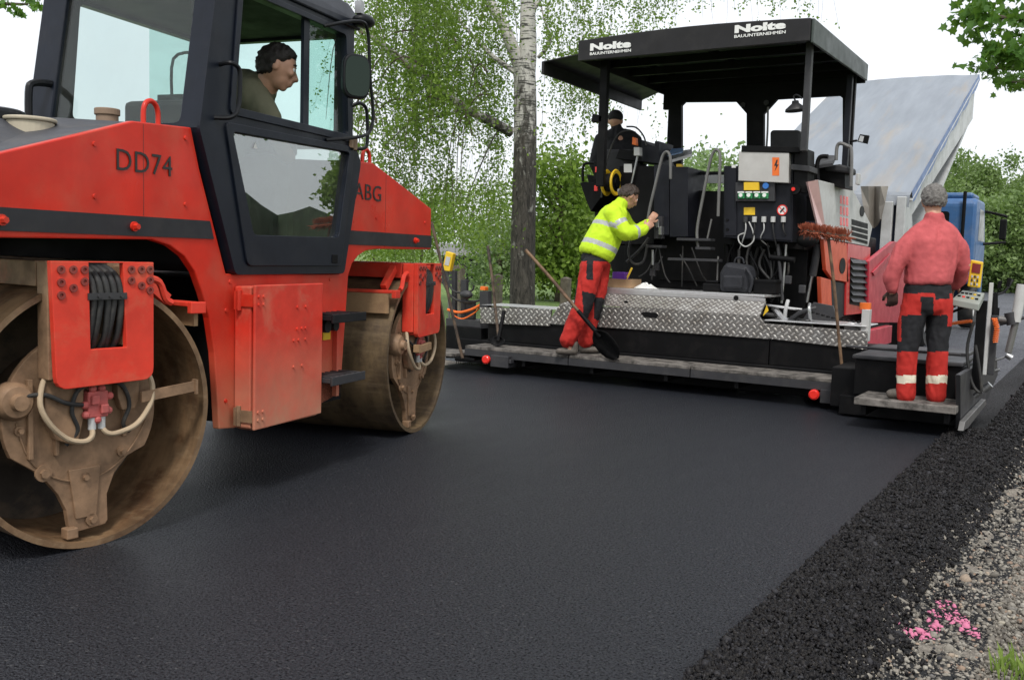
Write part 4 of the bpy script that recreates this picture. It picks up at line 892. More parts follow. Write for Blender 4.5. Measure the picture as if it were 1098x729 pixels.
# right end linkage on the deck
yp('side_plate', [(861, 342), (872, 324), (893, 328), (901, 350), (862, 348)], 9.5, .03, M['greyd'])
for i in range(12):
    f = i/11; p = Yp(866+60*f, 333+13*f+2*math.sin(f*PI), 9.42); b = MB(); b.ball(tuple(p), .016, 4, (1.3, .7, .7)); b.build('chain', M['mach'], pv, smooth=True)
bx('control_unit', tuple(Yp(922, 366, 9.1)), tuple(Yp(932.5, 332, 9.1)+Vector((0, .1, 0))), M['grey'], pv, .006)
b = MB(); p = Yp(928, 328, 9.15); b.cyl((p.x, 9.15, p.z-.03), (p.x, 9.15, p.z+.028), .05, n=18); b.build('beacon', M['orangep'], pv, smooth=True)
for (a, c, r, mt) in (((792, 330), (835, 338), .022, 'rubber'), ((795, 337), (835, 346), .018, 'rubber'), ((800, 326), (860, 332), .014, 'steel'), ((840, 350), (875, 330), .02, 'greyd'), ((848, 340), (905, 352), .016, 'rubber'), ((830, 330), (850, 349), .03, 'steel'), ((845, 322), (842, 352), .018, 'grey'), ((870, 350), (868, 326), .016, 'steel'), ((905, 348), (925, 352), .02, 'alu')):
    a_ = Yp(*a, 9.3); c_ = Yp(*c, 9.3); tubeW('linkage', [a_, (a_+c_)/2+Vector((0, -.05, random.uniform(-.02, .05))), c_], r, M[mt])
p = Yp(905, 372, 9.0); bx('lamp_bracket', (-2.02, 8.70, .10), (-1.96, 8.98, .36), M['greyd']); b = MB(); p = Yp(926, 402, 8.6); b.cyl((p.x-.1, 8.6, p.z), (p.x+.04, 8.6, p.z), .042, n=18); b.build('hydraulic_fitting', M['steel'], scr, smooth=True)
bx('end_bracket', (-2.0, 8.45, .06), (-1.70, 9.04, .40), M['mach'], scr, .01)
yp('warning_decal', [(819, 352-17), (824, 343), (819, 343.5), (815, 341)][:0] or [(818, 339), (824, 333), (822, 327)], 9.0+.045, .004, M['yellow'], scr, bevel=0)

# --- machine body behind the deck
body = bx('engine_body', (-4.95, 10.4, .45), (-2.62, 13.0, 1.62), M['mach'], bevel=.02)
bx('rear_wall', (-4.70, 9.95, .60), (-2.66, 10.4, 1.60), M['mach'])
yp('rear_wall', [(706, 300), (790, 304), (790, 206), (736, 204), (706, 204)], 9.92, .06, M['mach'])
yp('cross_rail', rect(715, 184, 778, 187.5), 9.95, .04, M['mach'])
yp('back_screen', [(737, 196), (777, 197), (777, 188), (737, 187)], 11.3, .02, M['white'])
yp('cabinet', rect(664, 178, 701, 262), 9.72, .6, M['mach'])
yp('cabinet', rect(701, 177, 717.3, 252), 9.62, .5, M['panel']); yp('cabinet', rect(718, 179, 737.5, 254), 9.60, .5, M['panel'])
yp('cabinet', [(688, 173), (706.5, 176), (706.5, 151.5), (702, 151.5), (702, 157), (696, 155), (688, 150)], 9.78, .4, M['panel'])
yp('cabinet', [(660, 170), (706, 176), (700, 165), (664, 160)], 9.85, .5, M['mach'])
for i, (x, y, w_, h) in enumerate(((701, 232, 9, 24), (703, 236, 3, 8), (706, 243, 3, 9))):
    yp('valve_bank', rect(x, y, x+w_, y+h), 9.58-.02*i, .08, M['greyd' if i == 0 else 'steel'])
yp('sticker', rect(669, 176, 677.5, 185), 9.715, .003, M['white'], bevel=0)
tubeW('hose', [Yp(684, 166, 9.68), Yp(681, 180, 9.68), Yp(677, 197, 9.68)], .012, M['steel'])
def railing(name, pts, Y, mat=M['greyd'], r=.016, parent=pv): return tubeW(name, [Yp(x, y, Y) for x, y in pts], r, mat, parent)
M['railm'] = surf('rail_grey', (.17, .165, .16), .4, .4, var=.2)
railing('ladder_rail', [(694, 240), (697, 222), (703, 197), (708.5, 174), (711.5, 165.5), (715.5, 163), (718.5, 168), (719, 180), (719, 192)], 9.45, M['railm'])
railing('ladder_rail', [(749, 266), (747.5, 256), (748, 242), (754, 210), (761, 175), (765, 163.5), (769, 161), (772, 167), (771.5, 190), (770, 232)], 9.45, M['railm'])
railing('ladder_rail', [(764, 256), (758, 266), (760, 240), (765, 233)][:0] or [(758, 258), (763, 235)], 9.5, M['railm'], .010)
railing('ladder_rail', [(768, 318), (769, 300), (770, 275)], 9.5, M['railm'], .010)
for x0, y0, x1, y1 in ((696, 264, 713, 265), (729, 256.5, 765, 258), (719.5, 277.5, 773, 280), (749, 266, 765, 267)):
    a = Yp(x0, y0, 9.45); c = Yp(x1, y1, 9.45); b = MB(); b.box((a.x, 9.36, a.z-.016), (c.x, 9.5, a.z+.010)); b.build('ladder_step', M['greyd'], pv, bevel=.003)
# hose reel
rc = Yp(655.5, 196, 9.62); b = MB()
for dx in (-.055, .055): b.lathe([(.135, -.012), (.145, 0), (.135, .012), (.095, .004), (.095, -.004)], (rc.x+dx, rc.y, rc.z), (1, 0, 0), n=32, closed=True)
reel = b.build('hose_reel', M['yellow'], pv, smooth=True)
b = MB(); b.cyl((rc.x-.06, rc.y, rc.z), (rc.x+.06, rc.y, rc.z), .10, n=20); b.cyl((rc.x+.06, rc.y, rc.z), (rc.x+.075, rc.y, rc.z), .05, n=16); b.build('reel_hub', M['mach'], reel, smooth=True)
b = MB(); p = Yp(665, 205, 9.58); b.cyl((p.x-.02, p.y, p.z), (p.x+.02, p.y, p.z), .03, n=12); b.build('nozzle', M['steel'], reel, smooth=True)
yp('side_hopper', [(622, 196), (628, 195), (646, 198), (645, 211), (633.5, 227), (628, 214)], 9.8, .4, M['mach'])
yp('side_hopper', [(629, 187), (646, 190), (652, 262), (700, 266), (700, 300), (660, 300), (640, 240)], 9.98, .4, M['mach'])
railing('grab_rail', [(625, 195), (625, 182), (627, 176), (634, 175), (638, 175.5)], 9.8, M['mach'], .016)
yp('lamp_housing', rect(636.5, 173, 645, 193), 9.62, .12, M['mach']); yp('rear_lamp', rect(638, 179, 642.5, 185), 9.61, .02, M['redl'], bevel=.003); yp('rear_lamp', rect(637, 199, 640.5, 205), 9.61, .02, M['redl'], bevel=.003)
railing('cable', [(645, 212), (647, 190), (652, 168), (659, 150), (666, 142), (676, 140)], 9.55, M['rubber'], .010)
railing('cable', [(672, 136), (682, 137), (690, 146), (693, 156)], 9.6, M['rubber'], .009)
yp('gauge', rect(679.5, 158, 685.5, 167), 9.6, .08, M['grey']); yp('beacon', [(677.5, 155), (682, 156), (681.5, 148), (678, 147)], 9.62, .06, M['orangep'])
# map board and papers by the seat
b = MB(); v = [Yp(718, 172, 9.9), Yp(742, 165, 9.9), Yp(742, 160, 10.3), Yp(720, 163, 10.3)]; b.add(v+[p-Vector((0, 0, .03)) for p in v], [(0, 1, 2, 3), (4, 5, 6, 7), (0, 1, 5, 4), (1, 2, 6, 5), (2, 3, 7, 6), (3, 0, 4, 7)]); b.build('desk_panel', M['grey'], pv)
v = [Yp(716, 168, 9.85), Yp(732, 164, 9.85), Yp(733, 160, 10.1), Yp(720, 160.5, 10.1)]; b = MB(); b.add([p+Vector((0, 0, .01)) for p in v]+v, [(0, 1, 2, 3), (4, 5, 6, 7), (0, 1, 5, 4), (1, 2, 6, 5), (2, 3, 7, 6), (3, 0, 4, 7)]); b.build('folder', surf('folder', (.12, .2, .33), .5), pv)
yp('beacon', rect(725, 176, 731, 180), 9.9, .05, M['yellow'])
# --- electrical cabinet on the right
E_ = 9.55
ec = yp('electrical_cabinet', [(775.7, 255), (849.5, 260), (851, 164), (792, 163), (792, 178), (776, 178)], E_, .5, M['panel'], bevel=.008)
yp('door', rect(777, 180, 789.5, 253), E_-.012, .011, M['panel'], ec); yp('door', [(791, 255), (848, 258), (848, 197), (791, 197)], E_-.010, .009, M['panel'], ec)
yp('steel_cover', [(791.5, 194), (845.5, 196.5), (846, 164), (792, 162.5)], E_-.09, .088, M['stainless'], ec, bevel=.006)
yp('cover_lip', [(795, 163), (857, 163.5), (857, 158), (795, 156)], E_-.10, .4, M['mach'], ec)
yp('warning_decal', rect(828, 169, 835.5, 188.5), E_-.0925, .002, M['orangep'], ec, bevel=0)
yp('lightning_mark', [(830.5, 184), (832.3, 178), (830, 178), (832.6, 171.5), (834, 171.5), (832.8, 176.6), (834.8, 176.6)], E_-.0945, .0015, M['ink'], ec, bevel=0)
sp_ = yp('socket_panel', rect(788.5, 195.8, 830.5, 216), E_-.06, .045, M['greyd'], ec)
yp('warning_decal', rect(797.6, 195.6, 813.5, 204), E_-.0935, .032, M['yellow'], ec, bevel=0)
text('lettering', '230V', .10, .02, Yp(800, 202.5, E_-.095), (1, 0, 0), (0, 0, 1), M['ink'], ec, bold=.0) if False else None
p = Yp(821.5, 199.5, E_-.062); b = MB(); b.cyl((p.x, p.y, p.z), (p.x, p.y-.02, p.z), .03, n=16); b.build('socket', M['bluep'], sp_, smooth=True)
for x in (795.2, 803.7, 812.2, 820.6):
    p = Yp(x, 209.6, E_-.062); b = MB(); b.box((p.x-.033, p.y-.015, p.z-.033), (p.x+.033, p.y, p.z+.033)); b.cyl((p.x, p.y-.015, p.z), (p.x, p.y-.03, p.z), .028, n=16); s = b.build('socket', M['green'], sp_, bevel=.003)
    b = MB(); b.cyl((p.x, p.y-.03, p.z), (p.x, p.y-.034, p.z), .019, n=14); b.box((p.x-.033, p.y-.03, p.z+.022), (p.x+.033, p.y-.012, p.z+.036)); b.build('cap', M['white'], s)
yp('warning_decal', rect(797.6, 222.5, 809.5, 230.5), E_-.0125, .002, M['yellow'], ec, bevel=0)
p = Yp(838.8, 225.3, E_-.013); b = MB(); b.cyl((p.x, p.y, p.z), (p.x, p.y+.002, p.z), .052, n=28); b.build('prohibition_sign', M['white'], ec)
b = MB(); b.lathe([(.052, 0), (.042, 0), (.042, .0015), (.052, .0015)], (p.x, p.y-.003, p.z), (0, 1, 0), n=28, closed=True); b.bar((p.x-.034, p.y-.003, p.z+.034), (p.x+.034, p.y-.003, p.z-.034), .001, .008); b.build('prohibition_ring', M['redl'], ec)
b = MB(); b.bar((p.x-.018, p.y-.0045, p.z-.022), (p.x+.018, p.y-.0045, p.z+.022), .0008, .014); b.build('prohibition_mark', M['ink'], ec)
yp('sticker', rect(784.5, 177, 789, 181.5), E_-.003, .002, M['white'], ec, bevel=0)
for z_ in (236, 246):
    p = Yp(780, z_, E_-.013); b = MB(); b.cyl((p.x, p.y, p.z), (p.x, p.y-.008, p.z), .014, n=12); b.build('lock', M['mach'], ec)
for i, x in enumerate((799.5, 809, 819, 829, 840)):
    p = Yp(x, 234.5, E_-.03); b = MB(); b.cyl((p.x, p.y, p.z+.02), (p.x, p.y, p.z-.035), .024, n=12); s = b.build('plug', M['grey'] if i else M['greyd'], ec, smooth=True)
    q0 = Vector((p.x, p.y, p.z-.03)); L = (.28, .33, .24, .3, .2)[i]
    tubeW('cable', [q0, q0+Vector((.01, -.01, -.08)), q0+Vector((-.03 if i < 3 else .03, .03, -L*.7)), q0+Vector((-.10 if i < 2 else .02, .15, -L))], .0065, M['grey'] if i in (0, 2) else M['rubber'], ec)
railing('cable', [(803, 238), (807, 247), (808, 258), (800, 264.5), (793, 260), (792, 253), (798, 250)], E_-.02, M['grey'], .007)
# dark undercarriage, hydraulics and cables
yp('lower_frame', [(776, 262), (862, 268), (862, 255), (776, 248)], 9.72, .5, M['mach'])
random.seed(11)
for i in range(16):
    x0 = random.uniform(788, 850); x1 = x0+random.uniform(-14, 22); y0 = random.uniform(258, 270); y1 = random.uniform(300, 326); Y = random.uniform(9.6, 9.85)
    railing('hydraulic_hose', [(x0, y0), ((x0+x1)/2+random.uniform(-12, 12), (y0+y1)/2), (x1, y1)], Y, M['rubber' if i % 3 else 'mach'], random.uniform(.008, .016))
for i in range(7):
    x0 = random.uniform(690, 760); x1 = x0+random.uniform(-20, 25); railing('hydraulic_hose', [(x0, random.uniform(262, 280)), ((x0+x1)/2, random.uniform(285, 295)), (x1, random.uniform(296, 308))], 9.7, M['rubber'], .008)
railing('hydraulic_hose', [(694, 262), (690, 280), (680, 283), (674, 272), (676, 258)], 9.55, M['rubber'], .014); railing('hydraulic_hose', [(696, 255), (686, 268), (672, 281)], 9.6, M['rubber'], .018)
for (a, c, r, mt, Y) in (((877, 262), (871, 296), .040, 'greyd', 10.0), ((871, 294), (865, 324), .018, 'steel', 10.0), ((834, 262), (839, 322), .016, 'greyd', 9.6), ((843, 262), (838, 325), .012, 'steel', 9.65), ((826, 276), (852, 279), .03, 'mach', 9.6), ((700, 268), (700, 284), .012, 'steel', 9.5), ((779, 260), (783, 300), .03, 'mach', 9.8)):
    b = MB(); b.cyl(Yp(*a, Y), Yp(*c, Y), r, n=14); b.build('hydraulic_cylinder', M[mt], pv, smooth=True)
p = Yp(866, 258, 9.6); b = MB(); b.ball(tuple(p), .085, 8, (1.3, .8, .8)); b.build('air_filter', M['mach'], pv, smooth=True)
for x, y in ((700, 292), (704, 286), (845, 300), (860, 310), (820, 310)): 
    p = Yp(x, y, 9.55); b = MB(); b.box((p.x-.03, p.y-.02, p.z-.04), (p.x+.03, p.y+.03, p.z+.04)); b.build('valve', M['greyd'], pv, bevel=.008)
# column between cabinet and side panel
yp('column', [(851, 205), (866, 208), (866, 160), (852, 158)], 9.5, .25, M['mach']); yp('column', [(848, 182), (868, 184), (868, 178), (848, 176)], 9.45, .3, M['greyd'])
p = Yp(852, 203, 9.42); b = MB(); b.cyl((p.x, 9.42, p.z), (p.x, 9.47, p.z), .05, n=18); b.build('lamp_body', M['mach'], pv, smooth=True); b = MB(); b.cyl((p.x-.01, 9.405, p.z), (p.x-.01, 9.419, p.z), .018, n=12); b.build('rear_lamp', M['redl'], pv, smooth=True)
# --- right side bodywork
XR = -2.5
def PS(pts): return SX(pts, XR)
xp('side_panel', roundpoly([Vector((877.5, 193, 0)), Vector((914, 202, 0)), Vector((935.5, 243.7, 0)), Vector((931, 264.5, 0)), Vector((886, 256, 0))], 1.5) and [(877.5, 193), (914, 202), (935.5, 243.7), (931, 264.5), (886, 256)], XR, .04, M['grey'], label='grey side panel with red slots and a black louvre', bevel=.006)
b = MB(); p0 = on_x(866, 194, XR+.0); v = [Yp(866, 195, 9.42), on_x(877, 193, XR+.002), on_x(887, 256, XR+.002), Yp(880.5, 256, 9.55)]; b.add(v+[q+Vector((-.03, .05, 0)) for q in v], [(0, 1, 2, 3), (4, 5, 6, 7), (0, 1, 5, 4), (2, 3, 7, 6), (3, 0, 4, 7), (1, 2, 6, 5)])
b.build('corner_panel', surf('corner_pink', (.62, .40, .38), .45, var=.15), pv)
for r_ in range(3):
    for c_ in range(3):
        x = 901+c_*3.3; y = 209.5+r_*11.5+c_*.7; xp('slot', [(x, y+9), (x+2.1, y+9.4), (x+2.1, y+.4), (x, y)], XR+.003, .004, M['redl'], bevel=0)
lv = xp('louvre', [(913.4, 257), (930.3, 262), (930.7, 240), (913.4, 235)], XR+.004, .005, M['mach'], bevel=0)
for i in range(3): xp('louvre_slat', [(913.4, 242.5+i*5.8), (930.5, 247+i*5.8), (930.5, 245.7+i*5.8), (913.4, 241.3+i*5.8)], XR+.012, .008, M['grey'], lv, bevel=0)
for x, y, rx_, rz_ in ((924, 226.7, .05, .06), (903, 285, .06, .085)):
    p = on_x(x, y, XR); b = MB(); b.prism([(XR+.006, p.y+rx_*2.2*math.cos(a), p.z+rz_*math.sin(a)) for a in [2*PI*i/20 for i in range(20)]], (-.005, 0, 0)); b.build('latch', M['mach'], pv)
xp('side_door', [(883, 256), (908, 261), (910, 303), (893, 300), (886, 290)], XR, .04, M['orange'], bevel=.006)
xp('side_door', [(909, 261), (933.5, 265.5), (931, 335.6), (907, 338)], XR, .04, surf('hood_red', (.55, .03, .03), .4, var=.12, coat=.2), bevel=.006)
xp('side_skirt', [(891, 301), (908, 304), (907, 338), (893, 345)], XR-.02, .04, M['panel']); xp('side_skirt', [(880, 297), (891, 300), (893, 350), (882, 348)], XR-.01, .04, M['orange'])
lv = xp('louvre', [(911, 326), (927.5, 329.5), (928.5, 280), (912, 276)], XR+.004, .005, M['mach'], bevel=0)
for i in range(7):
    b = MB(); y = 279+i*6.9; v = SX([(912, y+3), (928, y+4), (928, y), (912, y-1)], XR+.006); v[0].x += .03; v[1].x += .03; b.add(v, [(0, 1, 2, 3)]); b.build('louvre_slat', M['greyd'], lv)
hop = xp('hopper_side', [(932, 280), (958, 259), (1012, 262), (1012, 346), (931, 346)], XR+.05, .05, M['pink'], bevel=.008)
xp('hopper_rib', [(936, 292), (955, 272), (957, 275), (938, 296)], XR+.07, .019, M['pink'], hop)
b = MB(); 
for s in (0, 1):
    x0, x1 = ((-2.86, -2.56), (-4.9, -4.6))[s]; b.prism([(x0, 10.6+.0, .30), (x0, 10.75, .08), (x0, 11.0, .02-.03), (x0, 13.6, -.01), (x0, 13.9, .10), (x0, 14.0, .35), (x0, 13.8, .58), (x0, 10.8, .58)], (x1-x0, 0, 0))
b.build('crawler_track', M['rubber'], pv)
bx('screed_arm', (-2.45, 9.6, .30), (-2.36, 13.0, .52), M['pink'], pv); bx('screed_arm', (-5.05, 9.6, .30), (-4.96, 13.0, .52), M['pink'], pv)
# operator place on the right: seat, armrest and rails
yp('seat', rrect(825.5, 139.5, 858, 168, 4), 10.5, .16, M['seat'], bevel=.02)
b = MB(); b.box((-3.2, 10.2, 1.95), (-2.75, 10.6, 2.1)); b.build('seat', M['seat'], pv, bevel=.04)
yp('side_console', [(872, 196), (906, 202), (906, 184), (890, 179), (873, 176)], 10.2, .35, M['mach']); yp('armrest', [(884, 183), (911, 186), (911, 179), (900, 176), (885, 178)], 10.15, .3, M['seat'], bevel=.02)
b = MB(); v = [Yp(873, 178, 10.0), Yp(893, 175, 10.0), Yp(897, 167, 10.5), Yp(880, 166, 10.5)]; b.add(v+[p-Vector((0, 0, .03)) for p in v], [(0, 1, 2, 3), (4, 5, 6, 7), (0, 1, 5, 4), (1, 2, 6, 5), (2, 3, 7, 6), (3, 0, 4, 7)]); b.build('control_panel', M['greyd'], pv)
railing('hand_rail', [(896.5, 172), (897.5, 158), (901, 154), (909, 157), (913, 162), (912.5, 200)], 10.1, M['railm'], .018); railing('hand_rail', [(878, 200), (876, 180), (879, 169), (888, 168)], 10.0, M['mach'], .022)
bx('grey_cap', tuple(Yp(917, 198, 10.8)), tuple(Yp(921, 186, 10.8)+Vector((0, .1, 0))), M['grey'])
railing('mirror_arm', [(911, 152), (919, 151)], 10.8, M['mach'], .012); yp('mirror', [(919, 152), (930, 154.5), (932, 145.5), (922, 144)], 10.75, .03, M['mach']); yp('mirror_glass', [(920.5, 151.5), (925, 152.5), (926.5, 146.5), (922.5, 145.5)], 10.745, .003, M['alu'], bevel=0)
# --- canopy
CZ0, CZ1 = 3.27, 3.475; CX0, CX1 = -4.87, -2.50; CY0, CY1 = 9.0, 11.28
canm = surf('canopy_black', (.014, .013, .014), .45, var=.15, spec=.3, dirt=(.09, .085, .08), dirt_amt=.2)
b = MB(); k = 8; top = [(CX0+(CX1-CX0)*i/k, CY0, CZ1+.035*math.sin(PI*i/k)) for i in range(k+1)]
b.prism([(CX0, CY0, CZ0)]+[(CX1, CY0, CZ0)]+top[::-1], (0, .03, 0)); can = b.build('canopy', canm, pv, bevel=.008)
b = MB(); vs = []; 
for i in range(k+1): x = CX0+(CX1-CX0)*i/k; h = CZ1+.035*math.sin(PI*i/k); vs += [(x, CY0+.0305, h), (x, CY1, h-.0), (x, CY0+.0305, h-.025), (x, CY1, h-.025)]
b.add(vs, [f for i in range(k) for f in ((4*i, 4*i+4, 4*i+5, 4*i+1), (4*i+2, 4*i+3, 4*i+7, 4*i+6))]+[(0, 1, 3, 2), (4*k, 4*k+2, 4*k+3, 4*k+1), tuple()][:2])
b.build('roof_sheet', surf('roof_underside', (.035, .055, .04), .6, var=.2), can)
b = MB(); b.prism([(CX1, CY0+.031, CZ0-.01), (CX1, CY1, CZ0+.02), (CX1, CY1, CZ1-.01), (CX1, CY0+.031, CZ1)], (.025, 0, 0)); b.build('side_fascia', surf('side_fascia', (.045, .058, .052), .45, var=.2), can, bevel=.006)
b = MB(); b.prism([(CX0, CY0+.031, CZ0), (CX0, CY1, CZ0), (CX0, CY1, CZ1), (CX0, CY0+.031, CZ1)], (.025, 0, 0)); b.box((CX0, CY1, CZ0), (CX1, CY1+.03, CZ1)); b.build('side_fascia', canm, can, bevel=.006)
for y in (9.25, 9.7, 10.2, 10.7, 11.1):
    bx('roof_beam', (CX0+.03, y, 3.32), (CX1-.01, y+.05, 3.40), M['mach'], can)
for x in (-4.6, -3.7, -2.8): bx('roof_beam', (x, 9.1, 3.385), (x+.05, 11.2, 3.43), M['mach'], can)
# drop flap on the left
fl = on_x(590, 60, -5.22); b = MB(); b.prism([(-5.30, 9.0, 3.30), (-5.30, 9.0, 3.17), (-5.30, 11.5, 3.14), (-5.30, 11.5, 3.27)], (.03, 0, 0)); b.prism([(-5.30, 9.0, 3.30), (-5.30, 11.5, 3.27), (CX0-.002, 11.3, 3.36), (CX0-.002, 9.05, 3.36)], (0, 0, -.015)); b.build('side_flap', canm, can, bevel=.004)
def lettering(s, x0, y0, x1, y1, bold, sp=1.0):
    a = Yp(x0, y1, CY0); c = Yp(x1, y1, CY0); d = Yp((x0+x1)/2, y0, CY0); e = Yp((x0+x1)/2, y1, CY0); mid = (a+c)/2
    z0 = (a.z+c.z)/2
    return a.x, c.x
# the fascia lettering, twice
def logo(xl, xr, yt, yb, dxl):
    a = Yp(*xl, CY0-.003); c = Yp(*xr, CY0-.003); W = c.x-a.x; z1 = a.z; 
    text('lettering', 'Nolte', W, .074, (a.x, CY0-.003, z1-.062), (1, 0, 0), (0, 0, 1), M['white'], can, bold=.055, depth=.003)
    text('lettering', 'BAUUNTERNEHMEN', W, .028, (a.x, CY0-.003, z1-.105), (1, 0, 0), (0, 0, 1), M['white'], can, bold=.02, depth=.003)
logo((633, 48.5), (677, 44), 0, 0, 0); logo((788, 29), (843, 24.5), 0, 0, 0)
# posts and the front frame
def post(name, pts, Y, w_, mat=M['panel']):
    b = MB(); a = Yp(*pts[0], Y); c = Yp(*pts[1], Y); b.box((c.x-w_/2, Y, c.z), (c.x+w_/2, Y+.07, 3.34)); return b.build(name, mat, pv, bevel=.006)
post('canopy_post', ((869, 54), (861, 162)), 9.25, .058, M['greyd']); post('canopy_post', ((648, 64), (642.5, 200)), 9.35, .085, M['mach'])
YF = 11.15
o_ = [(716, 62), (917, 62), (912, 225), (719, 225)]
a = Yp(714, 85, YF); c = Yp(917, 95, YF)
b = MB(); ho1 = [Yp(730.5, 205, YF), Yp(800.5, 205, YF), Yp(800.5, 122, YF), Yp(789, 109, YF), Yp(734, 109.5, YF), Yp(730.5, 113, YF)]
ho2 = [Yp(818.5, 205, YF), Yp(903.5, 205, YF), Yp(903.5, 105.5, YF), Yp(900, 102.6, YF), Yp(833, 106.5, YF), Yp(819, 122, YF)]
b.prism([(a.x+.05, YF, 1.75), (c.x, YF, 1.75), (c.x, YF, 3.34), (a.x+.05, YF, 3.34)], (0, .06, 0), [ho1, ho2]); b.box((a.x-.02, YF+.0, 3.08), (a.x+.045, YF+.06, 3.34)); b.build('front_frame', M['mach'], pv, bevel=.006)
b = MB(); q0 = Yp(910, 100, 10.9); b.box((q0.x-.03, 10.9, 1.7), (q0.x+.03, 10.96, 3.3)); b.build('canopy_post', M['panel'], pv, bevel=.005)
for x, y in ((797, 113), (822, 110.5)):
    p = Yp(x, y, YF-.01); b = MB(); b.cyl((p.x, p.y, p.z), (p.x, p.y-.02, p.z), .03, n=14); b.build('bolt', M['greyd'], pv)
b = MB(); p = Yp(853, 113.5, 9.4); b.lathe([(.001, .05), (.03, .045), (.035, .02), (.095, -.03), (.10, -.05), (.001, -.05)], tuple(p), (-.1, 0, 1), n=24); b.build('work_lamp', M['greyd'], pv, smooth=True)
railing('lamp_bracket', [(854, 110), (851, 104), (855, 102), (860, 106)], 9.4, M['greyd'], .008)
railing('hand_rail', [(823.5, 115), (823, 140), (822, 157)], 10.9, M['railm'], .012)

# --- left end of the screed: controls and hoses
yp('extension', [(478, 384), (516, 384), (516, 352), (478, 349)], 9.1, .4, M['mach']); yp('extension', [(478, 350), (516, 352), (514, 344), (478, 341)], 9.2, .3, M['greyd'])
yp('control_unit', rect(514, 312, 523.5, 331), 9.2, .08, M['greyd']); yp('beacon', [(514.5, 311), (520, 311.5), (520, 307.5), (515, 307)], 9.2, .07, M['orangep'])
for x, y0, y1, w_ in ((486, 290, 345, 4), (497, 300, 350, 6), (503, 322, 346, 10)): yp('stanchion', rect(x-w_/2, y0, x+w_/2, y1), 9.3, .05, M['greyd'])
railing('hose', [(474, 300), (484, 318), (500, 324), (515, 322)], 9.25, M['rubber'], .014); railing('hose', [(476, 290), (486, 312), (505, 312), (508, 306)], 9.25, M['rubber'], .012)
railing('orange_hose', [(480, 332), (492, 335), (505, 332), (515, 327)], 9.22, M['orangep'], .016); railing('orange_hose', [(484, 336), (495, 342), (508, 336), (514, 330)], 9.24, M['orangep'], .010)
b = MB(); p = Yp(500, 316, 9.2); b.ball(tuple(p), .07, 7, (1.2, .8, .7)); b.build('sensor', M['greyd'], pv, smooth=True)
yc = yp('remote_control', [(474, 290), (482, 291), (486, 272), (478, 269.5)], 9.25, .06, M['yellow'], bevel=.006); yp('screen', [(476.5, 284), (481, 285), (483, 276), (478.5, 275)], 9.245, .004, M['grey'], yc, bevel=0)
railing('stanchion', [(480, 290), (482, 345)], 9.3, M['railm'], .012)

# --- right extension where the man in red stands
bx('operator_board', (-1.66, 7.78, .19), (-.93, 8.27, .245), M['boards'], bevel=.006)
for x in (-1.6, -1.0): bx('board_bracket', (x-.02, 7.85, .10), (x+.02, 8.35, .188), M['mach'])
ext = bx('extension_box', (-1.78, 8.30, .20), (-.95, 8.8, .50), M['mach'], bevel=.01)
bx('extension_lid', (-1.80, 8.27, .50), (-.96, 8.9, .535), M['greyd'], bevel=.01); bx('extension_lid', (-1.8, 8.9, .53), (-1.0, 9.3, .56), M['greyd'])
bx('extension_foot', (-1.9, 8.35, .02), (-.97, 9.3, .18), M['mach'])
tubeW('bumper_rail', [(-1.85, 8.25, .60), (-1.4, 8.25, .60), (-.98, 8.25, .60)], .010, M['greyd'])
xp('end_plate', [(1030, 460), (1037, 456), (1058, 430), (1070, 402), (1069, 383), (1058, 385), (1030, 402)], -.915, .035, M['greyd'], bevel=.004)
xp('skid', [(1033, 462), (1038, 459), (1058, 433), (1057, 428), (1035, 452)], -.87, .04, M['railm'])
for x, y0, y1, w_, mt in ((1046, 322, 418, 9, 'mach'), (1055.5, 303, 402, 3.5, 'grey'), (1062, 338, 402, 6, 'greyd')):
    a = on_y(x, y0, 8.45); c = on_y(x, y1, 8.45); w2 = w_/1040*8.2/2; b = MB(); b.box((c.x-w2, 8.45, c.z), (c.x+w2, 8.5, a.z)); b.build('stanchion', M[mt], pv, bevel=.004)
railing('cable', [(1044, 345), (1037, 375), (1042, 410), (1052, 420), (1050, 395), (1046, 370)], 8.4, M['rubber'], .012)
railing('cable', [(1030, 322), (1036, 330), (1042, 326)], 8.4, M['rubber'], .010)
for a, c in (((1020, 330), (1040, 320)), ((1020, 335), (1042, 326))):
    b = MB(); b.bar(Yp(*a, 8.4), Yp(*c, 8.4), .02, .02); b.build('panel_arm', M['mach'], pv)
def coil(name, a, c, Y, turns, rad, mat=M['orangep']):
    a = Yp(*a, Y); c = Yp(*c, Y); d = (c-a); u = d.normalized(); s1 = u.orthogonal().normalized(); s2 = u.cross(s1); pts = []
    for i in range(turns*8+1): t_ = i/(turns*8); pts.append(a+d*t_+(s1*math.cos(i*PI/4)+s2*math.sin(i*PI/4))*rad)
    b = MB(); b.tube(pts, .0045, n=5, sub=1); return b.build(name, mat, pv, smooth=True)
coil('coil_cable', (1019, 347), (1042, 344), 8.3, 16, .011); coil('coil_cable', (1066, 341), (1069, 352), 8.4, 6, .018); coil('coil_cable', (1069, 352), (1067, 367), 8.4, 7, .018)
pb = Yp(1021, 318, 8.3); b = MB(); v = [Yp(1021, 320, 8.15), Yp(1050, 326, 8.15), Yp(1056, 314, 8.5), Yp(1032, 311, 8.5)]; v2 = [p-Vector((0, 0, .055)) for p in v]; b.hexa(v2+v); cp = b.build('control_panel', M['panelgrey'], pv, bevel=.008)
